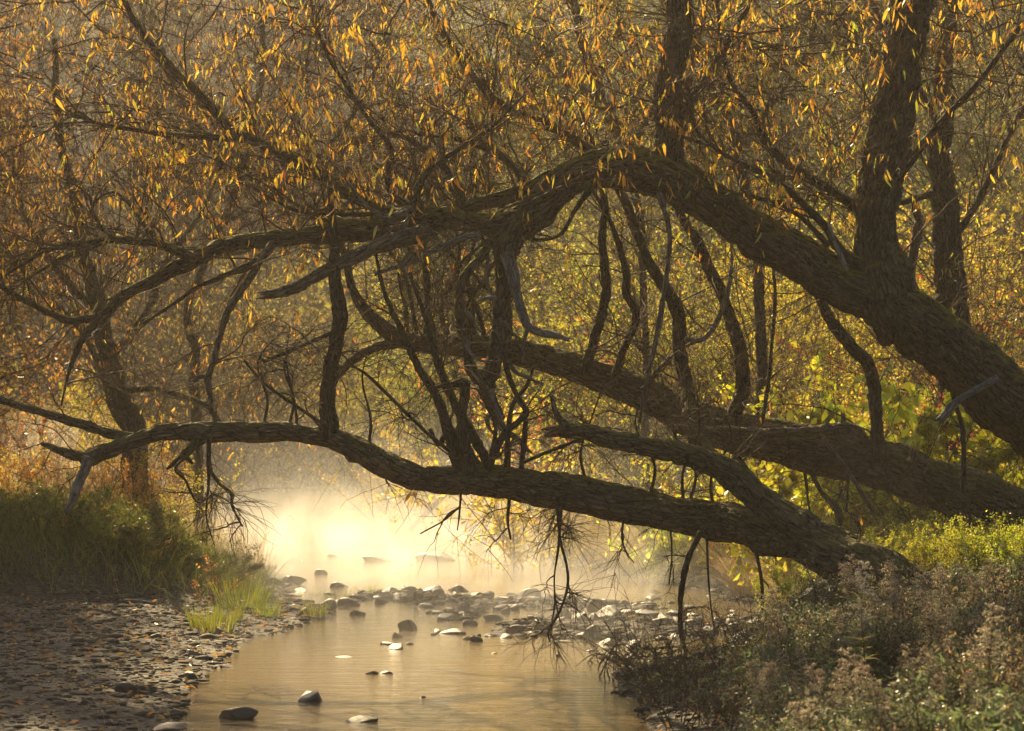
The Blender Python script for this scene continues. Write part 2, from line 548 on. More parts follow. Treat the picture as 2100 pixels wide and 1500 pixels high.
c = k.ramp(a, [(0.3, (0.018, 0.013, 0.008)), (0.5, (0.032, 0.024, 0.016)), (0.7, (0.055, 0.042, 0.030))])  # muddy soil, darkened further to paint in shade over the gravel bar
c = k.mix(k.math('MULTIPLY', b2, 0.7), c, k.ramp(vo.outputs['Color'], [(0.2, (0.022, 0.016, 0.010)), (0.6, (0.05, 0.038, 0.027)), (0.85, (0.09, 0.055, 0.025))]))
bs = k.n('BsdfPrincipled'); k.l(c, bs.inputs['Base Color']); bs.inputs['Roughness'].default_value = 0.8
bp = k.n('Bump'); bp.inputs['Strength'].default_value = 0.9; bp.inputs['Distance'].default_value = 0.05
k.l(k.math('ADD', b2, vo.outputs['Distance']), bp.inputs['Height']); k.l(bp.outputs[0], bs.inputs['Normal'])
k.l(bs.outputs[0], k.out.inputs[0]); M_SOIL = k.m
g = link('ground', make_mesh('ground', np.stack([GX, GY, GZ], -1).reshape(-1, 3), [Q], M_SOIL), kind='structure')

k = NT('creek_water')
pos = k.n('NewGeometry').outputs['Position']
w1 = k.noise(k.mapping(pos, (1.6, 5.0, 1.0)), 1.0, 4, 0.55, 0.6)
w2 = k.noise(k.mapping(pos, (7, 16, 1.0)), 1.0, 3, 0.6)
bs = k.n('BsdfPrincipled'); bs.inputs['Base Color'].default_value = (0.15, 0.11, 0.06, 1); bs.inputs['Roughness'].default_value = 0.12
bs.inputs['IOR'].default_value = 1.33
bp = k.n('Bump'); bp.inputs['Strength'].default_value = 0.22; bp.inputs['Distance'].default_value = 0.05
k.l(k.math('ADD', w1, k.math('MULTIPLY', w2, 0.35)), bp.inputs['Height']); k.l(bp.outputs[0], bs.inputs['Normal'])
k.l(bs.outputs[0], k.out.inputs[0]); M_WATER = k.m
ys = np.concatenate([np.linspace(-60, 8, 8), np.arange(9, 86, 1.0)])
l_, r_ = edges(ys)
Vw = np.concatenate([np.stack([l_ - 1.6, ys, 0 * ys], 1), np.stack([r_ + 1.6, ys, 0 * ys], 1)])
m_ = len(ys); i_ = np.arange(m_ - 1)
link('creek_water', make_mesh('creek_water', Vw, [np.stack([i_, i_ + m_, i_ + m_ + 1, i_ + 1], 1)], M_WATER), kind='structure')

def on_ground(x, y, dz=0.0):
    return np.array([x, y, float(ground_z(np.array([x]), np.array([y]))[0]) + dz])
def px_ground(u, Y, dz=0.0):
    return on_ground((u - 1050) / F * Y, Y, dz)

# ------------------------------------------------------------------ willows
class Tree:
    def __init__(s, name, base, label, cat='tree', group=None, Y=20.0):
        s.base = np.array(base); s.Y = Y
        s.root = empty(name, base, label=label, cat=cat, group=group)
        s.samples = []
    def limb(s, name, ctrl, mat, seed, sides=None, Y=None, y_drift=0.0, label=None, spawn=1.0, rough=1.0, sub=None):
        C = []
        Y0 = s.Y if Y is None else Y
        for i, c in enumerate(ctrl):
            yy = c[3] if len(c) > 3 else Y0 + y_drift * i / (len(ctrl) - 1)
            p = PX(c[0], c[1], yy)
            C.append([*p, c[2] * yy / F])
        C = np.array(C)
        spl = mat.name in ('dead_wood', 'weathered_wood') or name in ('spike', 'stub')
        if spl: C[-1, 3] = max(C[-1, 3], 0.72 * C[-2, 3])
        rm = C[:, 3].max()
        if sides is None: sides = int(np.clip(rm * 320, 6, 96))
        step = float(np.clip(rm * 0.085, 0.008, 0.02)) if rm > 0.05 else 0.02
        V, Q, T, st, P, Tn, r = bark_tube(C, sides, step, seed, rough, splinter=spl)
        me = make_mesh(name, V - s.base, [Q, T], mat, {'straight': st})
        par = s.root if sub is None else sub
        o = link(name, me, par, label=label)
        if spawn > 0: s.samples.append((P, Tn, r, spawn))
        return o
    def pick_points(s, n, R):
        P = np.concatenate([a[0] for a in s.samples]); T = np.concatenate([a[1] for a in s.samples]); r = np.concatenate([a[2] for a in s.samples])
        w = np.concatenate([np.full(len(a[0]), a[3]) * np.linalg.norm(np.gradient(a[0], axis=0), axis=1) for a in s.samples])
        i = R.choice(len(P), n, p=w / w.sum())
        return P[i], T[i], r[i]

ORANGE = [(0.66, 0.32, 0.03, 4), (0.72, 0.43, 0.04, 4), (0.52, 0.20, 0.025, 1.6), (0.46, 0.42, 0.04, 1.6), (0.30, 0.16, 0.05, 0.8)]
arch = Tree('willow_tree', PX(2300, 1010, 20.4) * np.array([1, 1, 0]) + np.array([0, 0, 0.7]),
            'huge dark willow arching from the right edge over everything, moss along its back', Y=20.0)
A = arch
A.limb('trunk', [(2480, 1180, 92, 20.9), (2300, 1015, 82, 20.6), (2150, 890, 76, 20.4), (2000, 757, 68, 20.2), (1900, 672, 63, 20.1), (1800, 610, 56), (1700, 566, 50), (1600, 508, 45), (1500, 445, 42), (1420, 392, 43), (1350, 355, 46), (1280, 345, 44), (1215, 352, 38), (1160, 375, 36), (1110, 420, 37), (1060, 465, 36), (1028, 500, 30)], M_BARK, 1, sides=110, spawn=0.5)
A.limb('stem', [(1850, 690, 46, 20.05), (1812, 610, 60, 20.0), (1797, 540, 50), (1800, 480, 43), (1808, 400, 45), (1815, 330, 47), (1830, 260, 45), (1840, 200, 45), (1850, 130, 44), (1862, 50, 42), (1872, -60, 40), (1880, -180, 38)], M_BARK, 2, sides=96, spawn=0.6)
A.limb('stem', [(1360, 370, 40), (1372, 320, 33), (1374, 270, 30), (1373, 220, 30), (1378, 170, 30), (1384, 110, 30), (1390, 30, 29), (1396, -80, 28), (1400, -180, 27)], M_BARK, 3, sides=80, spawn=0.6)
A.limb('limb', [(1090, 440, 30), (1030, 462, 26), (970, 458, 22), (910, 446, 24), (850, 448, 27), (770, 468, 25), (700, 477, 23), (640, 485, 20), (560, 492, 18), (500, 495, 17), (430, 515, 17), (380, 545, 17), (320, 575, 14), (260, 605, 13), (210, 650, 12), (175, 685, 9), (155, 725, 7), (140, 770, 4), (125, 832, 2)], M_BARK, 4, sides=56, spawn=1.2)
A.limb('limb', [(1180, 350, 20), (1130, 362, 17), (1080, 388, 17), (1020, 408, 16), (960, 425, 15), (900, 440, 16), (850, 450, 14)], M_BARK, 5, Y=20.25, spawn=1.0)
A.limb('limb', [(860, 455, 18), (810, 440, 14), (770, 425, 12), (720, 400, 13), (650, 355, 13), (590, 320, 12), (530, 290, 12), (480, 270, 11), (430, 220, 10), (395, 180, 9), (360, 150, 9), (310, 90, 8), (270, 30, 7), (240, -50, 5), (220, -120, 4)], M_BARK, 6, y_drift=0.5, spawn=1.6)
A.limb('branch', [(500, 286, 9, 20.3), (420, 282, 6, 20.3), (340, 275, 6, 20.2), (280, 266, 6, 20.2), (220, 258, 5, 20.1), (170, 242, 4, 20.1), (118, 218, 2.5, 20)], M_BARK, 7, spawn=1.6)
A.limb('branch', [(400, 532, 12), (330, 500, 10), (290, 495, 9), (230, 493, 9), (180, 500, 8), (130, 505, 7), (85, 520, 5), (30, 552, 4), (-30, 590, 2)], M_BARK, 8, Y=19.9, spawn=1.5)
A.limb('branch', [(225, 495, 5), (180, 512, 4), (130, 528, 4), (75, 560, 3), (20, 600, 2)], M_BARK, 9, Y=19.8, spawn=1.5)
A.limb('branch', [(215, 648, 9), (150, 658, 9), (110, 645, 8), (80, 632, 7), (30, 605, 6), (-40, 560, 4)], M_BARK, 10, Y=20.0, spawn=1.2)
A.limb('branch', [(312, 492, 5), (282, 440, 4), (248, 402, 4), (226, 395, 3), (198, 412, 3), (184, 440, 2)], M_BARK, 11, Y=19.8)
A.limb('branch', [(235, 490, 4), (210, 470, 3), (190, 430, 3), (180, 400, 2.5), (140, 370, 1.5)], M_BARK, 12, Y=19.8)
A.limb('branch', [(560, 500, 9), (520, 538, 7), (450, 570, 6), (400, 592, 5), (340, 635, 4), (292, 664, 2.5)], M_BARK_SHOOT, 13, Y=19.8, spawn=0.6)
A.limb('branch', [(560, 500, 9), (535, 530, 9), (512, 570, 9), (488, 605, 8), (465, 640, 8), (450, 690, 7), (437, 740, 7), (426, 775, 8), (432, 820, 5), (440, 862, 4)], M_SNAG, 14, Y=19.7, spawn=0.3)
A.limb('branch', [(430, 775, 7), (412, 772, 5), (402, 777, 2)], M_SNAG, 15, Y=19.7, spawn=0)
A.limb('dead_branch', [(885, 468, 14), (850, 482, 19), (790, 500, 18), (730, 527, 16), (670, 555, 14), (610, 588, 13), (565, 602, 11), (540, 605, 6)], M_SNAG, 16, Y=19.6, spawn=0, rough=1.5, label='weathered brown broken branch slanting down left under the limb')
A.limb('dead_branch', [(985, 478, 7), (940, 490, 6), (900, 510, 6), (830, 542, 5), (768, 562, 4)], M_DEAD, 17, Y=19.6, spawn=0, label='thin pale straight stick slanting down left')
A.limb('dead_branch', [(840, 440, 6), (826, 475, 5), (800, 500, 3)], M_DEAD, 18, Y=19.5, spawn=0)
A.limb('dead_branch', [(845, 425, 5), (820, 438, 7), (790, 444, 6), (755, 425, 5), (735, 402, 4), (715, 375, 2)], M_DEAD, 19, Y=19.6, spawn=0.4)
A.limb('limb', [(1045, 478, 32, 20), (1038, 520, 27, 19.9), (1040, 560, 21, 19.9), (1033, 620, 20, 19.9), (1026, 680, 20, 19.9), (1016, 740, 19, 19.9), (1004, 785, 17, 19.9), (1010, 830, 15, 19.9), (1025, 862, 12, 19.9)], M_BARK, 20, spawn=0.3, rough=1.6)
A.limb('dead_branch', [(1040, 520, 16), (1050, 560, 15), (1058, 600, 12), (1070, 640, 10), (1083, 668, 10), (1110, 682, 8), (1140, 688, 7), (1168, 697, 4)], M_DEAD, 21, Y=19.75, spawn=0, rough=1.4, label='bare blue-grey dead branch bent like a foot')
A.limb('dead_branch', [(1083, 668, 6), (1075, 700, 4), (1072, 740, 2)], M_DEAD, 22, Y=19.75, spawn=0)
A.limb('dead_branch', [(1018, 840, 9), (1035, 880, 7), (1060, 900, 6), (1085, 926, 3)], M_DEAD, 23, Y=19.7, spawn=0)
A.limb('branch', [(1010, 495, 11), (985, 530, 10), (958, 560, 12), (942, 600, 10), (945, 660, 10), (955, 720, 10), (968, 760, 13), (1000, 800, 12), (1020, 850, 9)], M_BARK, 24, Y=19.75, spawn=0.4, rough=1.4)
A.limb('branch', [(945, 450, 13), (945, 395, 10), (930, 365, 9), (905, 338, 8), (870, 310, 7), (845, 288, 6), (800, 275, 3)], M_BARK, 25, Y=20.2, spawn=1.5)
A.limb('branch', [(1085, 385, 12), (1062, 352, 9), (1040, 330, 8), (1010, 308, 9), (985, 290, 7), (965, 255, 5), (960, 225, 3)], M_BARK, 26, Y=20.3, spawn=1.5)
A.limb('branch', [(862, 440, 13), (852, 405, 11), (868, 365, 8), (905, 330, 6), (950, 300, 5), (1010, 260, 4), (1070, 200, 2)], M_BARK_SHOOT, 27, Y=19.8, spawn=1.5)
A.limb('branch', [(1010, 310, 7), (970, 295, 6), (940, 285, 5), (900, 280, 4), (850, 275, 3)], M_BARK_SHOOT, 28, Y=20.4, spawn=1.5)
A.limb('branch', [(830, 420, 9), (800, 395, 8), (795, 350, 7), (800, 305, 6), (760, 250, 5), (720, 190, 5), (680, 130, 4), (640, 40, 3)], M_BARK_SHOOT, 29, Y=20.5, spawn=1.6)
A.limb('branch', [(780, 440, 6), (700, 440, 5), (640, 438, 5), (580, 420, 4), (500, 370, 3), (440, 320, 2)], M_BARK_SHOOT, 30, Y=20.4, spawn=1.6)
A.limb('branch', [(1250, 330, 14), (1200, 300, 11), (1130, 260, 10), (1080, 240, 9), (1010, 200, 8), (960, 140, 7), (900, 50, 6), (860, -60, 4)], M_BARK_SHOOT, 31, Y=20.9, spawn=1.8)
A.limb('branch', [(1780, 440, 15), (1720, 402, 10), (1650, 360, 11), (1600, 322, 9), (1565, 282, 8), (1545, 230, 6), (1500, 170, 5), (1480, 90, 4), (1470, -20, 3)], M_BARK_SHOOT, 32, Y=20.2, spawn=1.4)
A.limb('branch', [(1760, 545, 14), (1718, 510, 11), (1692, 465, 9), (1640, 412, 8), (1590, 368, 7), (1530, 340, 6), (1475, 310, 5), (1425, 262, 4), (1410, 180, 3)], M_BARK_SHOOT, 33, Y=19.8, spawn=1.4)
A.limb('branch', [(1700, 505, 7), (1660, 462, 5), (1610, 425, 4), (1545, 402, 4), (1480, 395, 2)], M_BARK_SHOOT, 34, Y=19.8, spawn=1.0)
A.limb('dead_branch', [(1738, 555, 5), (1722, 520, 7), (1708, 490, 6), (1700, 465, 4)], M_DEAD, 35, Y=19.55, spawn=0)
A.limb('branch', [(1880, 620, 16), (1868, 560, 11), (1876, 505, 12), (1886, 455, 10), (1878, 425, 4)], M_SNAG, 36, Y=20.6, spawn=0, rough=1.6)
A.limb('dead_branch', [(2050, 775, 9), (2000, 800, 8), (1965, 822, 9), (1940, 848, 9), (1926, 862, 4)], M_DEAD, 37, Y=19.6, spawn=0, rough=1.5)
A.limb('branch', [(1350, 395, 7), (1372, 480, 6), (1362, 600, 6), (1347, 690, 6), (1327, 780, 5), (1312, 862, 3)], M_SNAG, 38, Y=19.5, spawn=0.2)
A.limb('branch', [(1845, 360, 14), (1890, 300, 10), (1930, 250, 8), (1990, 190, 7), (2060, 100, 6), (2130, 0, 4)], M_BARK_SHOOT, 39, Y=20.4, spawn=1.2)
A.limb('branch', [(1385, 250, 14), (1430, 190, 10), (1470, 130, 9), (1520, 40, 7), (1580, -80, 5)], M_BARK_SHOOT, 40, Y=20.5, spawn=1.2)
A.limb('knot', [(1497, 425, 15), (1495, 408, 13), (1493, 398, 7)], M_BARK, 41, Y=19.75, spawn=0, rough=2.0)
A.limb('branch', [(1215, 380, 9), (1180, 430, 5), (1150, 480, 4), (1110, 492, 4), (1075, 488, 4)], M_BARK_SHOOT, 42, Y=19.8, spawn=0.3)

# torn deadwood hanging in the middle
for q, (u, v) in enumerate(((1005, 540), (1015, 610), (1030, 660), (960, 690), (985, 760), (1010, 800), (1000, 850), (955, 640), (1040, 740))):
    a = rng.uniform(0.2, 2.9); L = rng.uniform(35, 95); pts = [(u, v, 6)]
    for m in range(3):
        a += rng.normal(0, 0.45); pts.append((pts[-1][0] + math.cos(a) * L / 3, pts[-1][1] + math.sin(a) * L / 3, 5 - m * 1.1))
    arch.limb('dead_branch', pts, M_DEAD if q % 2 else M_SNAG, 90 + q, Y=19.7 - 0.03 * q, spawn=0, rough=1.6)

mid = Tree('willow_tree', PX(2300, 1110, 22.5) * np.array([1, 1, 0]) + np.array([0, 0, 0.7]),
           'toppled willow trunk lying across the thicket under the arch, its upright shoots growing skyward', Y=22.5)
A = mid
A.limb('trunk', [(2420, 1160, 66), (2300, 1115, 62), (2150, 1075, 60), (2025, 1035, 56), (1900, 985, 53), (1800, 950, 51), (1700, 925, 49), (1600, 905, 46), (1500, 888, 44), (1420, 862, 42), (1350, 825, 38), (1280, 790, 34), (1200, 760, 30), (1120, 735, 27), (1040, 722, 25), (960, 712, 24), (880, 705, 22), (820, 695, 20), (775, 665, 16), (745, 630, 13), (725, 590, 10), (712, 540, 8), (690, 470, 6), (660, 400, 4)], M_BARK_OLD, 51, sides=90, spawn=0.8)
A.limb('limb', [(830, 702, 13), (770, 715, 11), (730, 735, 10), (702, 762, 8), (680, 800, 5)], M_BARK_OLD, 52, spawn=0.6)
A.limb('shoot', [(1195, 770, 10), (1222, 690, 12), (1238, 620, 11), (1240, 560, 10), (1235, 480, 9), (1240, 420, 8), (1225, 350, 6), (1200, 280, 4)], M_BARK_SHOOT, 53, Y=22.3, spawn=1.2)
A.limb('shoot', [(1258, 790, 9), (1275, 725, 9), (1303, 650, 9), (1285, 600, 9), (1285, 560, 8), (1270, 500, 7), (1250, 450, 5), (1215, 390, 4)], M_BARK_SHOOT, 54, Y=22.3, spawn=1.2)
A.limb('shoot', [(1500, 985, 20, 20.9), (1450, 935, 20, 21.2), (1415, 870, 17, 21.6), (1405, 800, 15, 22), (1395, 720, 15, 22.1), (1385, 640, 15, 22.2), (1365, 590, 13, 22.2), (1330, 540, 12, 22.2), (1310, 490, 11, 22.2), (1290, 430, 10, 22.2), (1265, 370, 9, 22.2), (1240, 290, 7, 22.2)], M_BARK_SHOOT, 55, spawn=0.8)
A.limb('shoot', [(1495, 880, 17), (1520, 800, 16), (1518, 740, 15), (1505, 670, 14), (1480, 600, 13), (1450, 550, 12), (1425, 490, 11), (1395, 440, 9), (1380, 390, 6), (1370, 300, 5)], M_BARK_SHOOT, 56, Y=22.3, spawn=1.0)
A.limb('shoot', [(1800, 945, 16), (1800, 870, 14), (1795, 810, 14), (1780, 750, 14), (1740, 705, 14), (1700, 650, 12), (1680, 615, 9), (1650, 560, 7), (1610, 490, 5)], M_BARK_SHOOT, 57, Y=22.3, spawn=1.0)
A.limb('shoot', [(1405, 695, 5), (1430, 700, 5), (1455, 685, 6), (1480, 640, 6), (1492, 600, 5), (1500, 540, 4), (1500, 470, 3)], M_DEAD, 58, Y=21.9, spawn=0.4)
A.limb('slab', [(1420, 878, 6), (1480, 880, 9), (1560, 885, 10), (1640, 884, 9), (1700, 882, 12), (1742, 880, 15), (1770, 895, 9), (1785, 908, 4)], M_SNAG, 59, Y=21.6, spawn=0, rough=1.8)
A.limb('spike', [(1725, 885, 9), (1732, 865, 6), (1730, 850, 3)], M_SNAG, 60, Y=21.6, spawn=0)
A.limb('root', [(1660, 960, 6), (1685, 1010, 5), (1715, 1040, 9), (1722, 1065, 9), (1715, 1105, 4)], M_BARK_SHOOT, 61, Y=22.2, spawn=0.3)
A.limb('root', [(1650, 965, 4), (1655, 1010, 3), (1662, 1060, 2)], M_BARK_SHOOT, 62, Y=22.2, spawn=0.3)
A.limb('root', [(1740, 960, 4), (1738, 1010, 3), (1735, 1050, 2)], M_BARK_SHOOT, 63, Y=22.2, spawn=0.3)
A.limb('root', [(1480, 900, 7), (1530, 960, 6), (1528, 990, 5), (1540, 1010, 4)], M_BARK_SHOOT, 64, Y=22.3, spawn=0.3)
A.limb('stub', [(1855, 965, 16), (1868, 945, 11), (1872, 930, 3)], M_BARK_OLD, 65, Y=22.2, spawn=0, rough=2)
A.limb('shoot', [(1720, 940, 6, 21.9), (1690, 900, 5, 21.8), (1735, 960, 5, 21.8), (1760, 1000, 5, 21.8), (1790, 1050, 4, 21.7)], M_SNAG, 66, spawn=0.2)
A.limb('shoot', [(1975, 1010, 6), (1977, 940, 6), (1975, 880, 6), (1962, 835, 5), (1940, 760, 4)], M_BARK_SHOOT, 67, Y=21.9, spawn=0.5)
A.limb('shoot', [(1560, 880, 5), (1575, 790, 5), (1582, 720, 4), (1590, 620, 4), (1585, 540, 3)], M_BARK_SHOOT, 68, Y=22.2, spawn=1)
A.limb('shoot', [(1320, 800, 6), (1350, 760, 5), (1380, 730, 4), (1440, 690, 3)], M_BARK_SHOOT, 69, Y=22.2, spawn=1)
for i in range(10):     # clump of thin suckers crowding the far end of the trunk
    u = 830 + i * 24 + rng.uniform(-8, 8)
    A.limb('shoot', [(u, 700, rng.uniform(4, 8)), (u + rng.uniform(-30, 20), 630, 5), (u + rng.uniform(-60, 30), 550, 4), (u + rng.uniform(-110, 60), 450, 3), (u + rng.uniform(-150, 80), 340, 2)], M_BARK_SHOOT, 70 + i, Y=22.7 + 0.1 * (i % 3), spawn=1.5)

low = Tree('willow_tree', PX(1760, 1165, 18.8) * np.array([1, 1, 0]) + np.array([0, 0, 0.75]),
           'lowest willow trunk reaching left from the right bank low over the steaming creek', Y=19.6)
A = low
A.limb('trunk', [(1960, 1360, 95, 18.2), (1880, 1265, 80, 18.4), (1810, 1195, 66, 18.6), (1740, 1145, 55, 18.8), (1650, 1110, 46, 19.1), (1560, 1088, 42, 19.3), (1470, 1070, 40), (1380, 1055, 39), (1300, 1040, 40), (1220, 1025, 38), (1140, 1005, 38), (1060, 990, 36), (980, 980, 34), (900, 982, 28), (850, 976, 28), (790, 950, 29), (730, 920, 27), (680, 900, 24), (620, 890, 20), (540, 886, 21), (450, 885, 23), (380, 885, 20), (320, 890, 18), (270, 905, 17), (225, 925, 18), (185, 943, 18), (165, 947, 11)], M_BARK_OLD, 101, sides=96, spawn=0.3)
A.limb('limb', [(1760, 1150, 44, 18.8), (1700, 1115, 40, 18.9), (1640, 1080, 34, 19), (1580, 1035, 31, 19.1), (1520, 985, 29, 19.2), (1460, 950, 27, 19.2), (1390, 930, 25, 19.2), (1320, 915, 22, 19.2), (1250, 900, 20, 19.2), (1190, 885, 18, 19.2), (1150, 886, 14, 19.2), (1118, 895, 5, 19.2)], M_BARK_OLD, 102, sides=72, spawn=0.3, rough=1.2)
A.limb('spike', [(1175, 888, 13), (1150, 862, 9), (1138, 840, 6), (1131, 812, 3)], M_BARK_OLD, 103, Y=19.2, spawn=0, rough=1.8)
A.limb('spike', [(1160, 880, 8), (1136, 876, 6), (1122, 880, 3)], M_BARK_OLD, 104, Y=19.15, spawn=0, rough=1.8)
A.limb('limb', [(190, 942, 13), (140, 930, 11), (110, 920, 8), (85, 910, 4)], M_BARK_OLD, 105, spawn=0.4)
A.limb('dead_branch', [(185, 938, 13), (170, 975, 11), (155, 1012, 10), (138, 1046, 6)], M_DEAD, 106, Y=19.5, spawn=0, label='grey bare broken stub pointing down')
A.limb('limb', [(285, 900, 11), (230, 890, 11), (190, 877, 11), (140, 862, 10), (75, 843, 9), (10, 822, 8), (-60, 800, 6)], M_BARK_OLD, 107, Y=19.7, spawn=0.5)
A.limb('stem', [(678, 900, 26), (676, 860, 19), (676, 800, 16), (680, 740, 15), (692, 690, 16), (697, 640, 17), (690, 580, 14), (688, 520, 12), (685, 470, 9), (680, 420, 6), (668, 350, 3)], M_BARK_SHOOT, 108, sides=44, spawn=0.7)
A.limb('branch', [(680, 880, 6), (640, 855, 4), (590, 822, 4), (540, 785, 3), (500, 740, 2)], M_BARK_SHOOT, 109, spawn=0.8)
A.limb('branch', [(685, 680, 6), (640, 700, 5), (590, 722, 5), (540, 742, 4)], M_BARK_SHOOT, 110, spawn=0.6)
A.limb('branch', [(1000, 955, 11), (975, 900, 11), (935, 830, 10), (905, 765, 9), (885, 700, 7), (868, 640, 5), (840, 560, 4)], M_BARK_SHOOT, 111, spawn=0.8)
A.limb('branch', [(950, 965, 17), (915, 870, 12), (890, 800, 10), (860, 750, 9), (835, 705, 8), (810, 650, 6), (785, 590, 5), (770, 520, 3)], M_BARK_SHOOT, 112, Y=19.55, spawn=0.8)
A.limb('branch', [(965, 970, 16), (955, 900, 14), (950, 840, 12), (953, 790, 12), (925, 790, 7), (890, 795, 3)], M_BARK_SHOOT, 113, Y=19.5, spawn=0.4, rough=1.4)
A.limb('branch', [(998, 960, 10), (1030, 895, 8), (1065, 862, 7), (1080, 845, 7), (1060, 810, 6), (1045, 770, 6), (1030, 720, 6), (1010, 680, 4)], M_BARK_SHOOT, 114, Y=19.5, spawn=0.5)
A.limb('branch', [(1003, 950, 6), (1016, 880, 5), (998, 830, 5), (980, 800, 4)], M_BARK_SHOOT, 115, Y=19.4, spawn=0.4)
A.limb('branch', [(1042, 965, 8), (1042, 890, 6), (1052, 830, 5), (1080, 790, 4), (1095, 750, 3)], M_BARK_SHOOT, 116, Y=19.6, spawn=0.5)
A.limb('branch', [(1068, 970, 7), (1075, 905, 6), (1080, 860, 5)], M_BARK_SHOOT, 117, Y=19.6, spawn=0.3)
A.limb('branch', [(945, 945, 5), (885, 895, 4), (842, 855, 4), (790, 805, 4), (742, 762, 3), (705, 748, 2)], M_BARK_SHOOT, 118, Y=19.5, spawn=0.8)
A.limb('branch', [(1075, 948, 4), (1115, 930, 4), (1160, 912, 4), (1205, 893, 3)], M_BARK_SHOOT, 119, Y=19.4, spawn=0.4)
A.limb('branch', [(985, 968, 9), (955, 925, 10), (925, 880, 9), (900, 910, 5), (882, 880, 4)], M_BARK_SHOOT, 120, Y=19.6, spawn=0.5)
A.limb('dead_branch', [(408, 900, 10), (382, 930, 10), (358, 950, 7), (342, 962, 3)], M_BARK_SHOOT, 121, Y=19.5, spawn=0.2, rough=1.5)
A.limb('dead_branch', [(370, 935, 4), (385, 942, 6), (395, 952, 3)], M_BARK_SHOOT, 122, Y=19.45, spawn=0.2)
A.limb('dead_branch', [(428, 900, 5), (428, 950, 5), (427, 1000, 3), (423, 1060, 2), (440, 1120, 1)], M_BARK_SHOOT, 123, Y=19.5, spawn=0.8)
A.limb('dead_branch', [(428, 960, 5), (450, 992, 4), (474, 1012, 4), (476, 1040, 3), (497, 1080, 2)], M_BARK_SHOOT, 124, Y=19.5, spawn=0.9)
A.limb('dead_branch', [(420, 905, 4), (395, 925, 3), (360, 960, 3), (380, 985, 3), (405, 1030, 2), (440, 1010, 1.5)], M_BARK_SHOOT, 125, Y=19.4, spawn=0.8)
A.limb('twig', [(1045, 1020, 4), (1042, 1070, 3), (1048, 1107, 2)], M_BARK_SHOOT, 126, Y=19.4, spawn=0.3)
A.limb('twig', [(945, 1005, 3), (942, 1055, 2), (938, 1088, 1.5)], M_BARK_SHOOT, 127, Y=19.4, spawn=0.5)
A.limb('twig', [(942, 1040, 2), (910, 1068, 2), (862, 1095, 1.5)], M_BARK_SHOOT, 128, Y=19.4, spawn=0.3)
A.limb('twig', [(1143, 1040, 4), (1148, 1105, 3), (1162, 1160, 3), (1164, 1200, 3), (1150, 1250, 3), (1125, 1292, 2), (1127, 1316, 1.5)], M_BARK_SHOOT, 129, Y=19.3, spawn=1.5)
A.limb('twig', [(1152, 1040, 3), (1147, 1110, 3), (1137, 1180, 2), (1138, 1240, 2), (1132, 1275, 1.5)], M_BARK_SHOOT, 130, Y=19.3, spawn=1.2)
A.limb('twig', [(1278, 1065, 3), (1275, 1105, 2), (1285, 1135, 2), (1300, 1155, 1.5)], M_BARK_SHOOT, 131, Y=19.3, spawn=0.8)
A.limb('root', [(1440, 1090, 7), (1410, 1150, 7), (1398, 1200, 7), (1395, 1260, 5), (1402, 1320, 5), (1420, 1350, 4)], M_BARK_SHOOT, 132, Y=18.9, spawn=0.4)
A.limb('root', [(1450, 1100, 3), (1453, 1190, 2), (1460, 1260, 2), (1468, 1300, 2)], M_BARK_SHOOT, 133, Y=18.9, spawn=0.4)
A.limb('root', [(1548, 1120, 4), (1562, 1200, 4), (1562, 1270, 3)], M_BARK_SHOOT, 134, Y=18.8, spawn=0.3)
A.limb('twig', [(1375, 1085, 2), (1378, 1140, 2), (1372, 1200, 1.5)], M_BARK_SHOOT, 135, Y=19.0, spawn=0.5)
for i in range(9):      # suckers standing on the lower trunk
    u = rng.choice([1190, 1240, 1320, 1400, 1480, 540, 750, 320, 600]) + rng.uniform(-25, 25)
    v = np.interp(u, [320, 620, 900, 1060, 1300, 1560], [880, 880, 960, 965, 1005, 1055])
    A.limb('shoot', [(u, v + 10, 4), (u + rng.uniform(-15, 15), v - 60, 3), (u + rng.uniform(-40, 40), v - 140, 2), (u + rng.uniform(-60, 60), v - 210, 1.2)], M_BARK_SHOOT, 140 + i, Y=19.6, spawn=1.0)

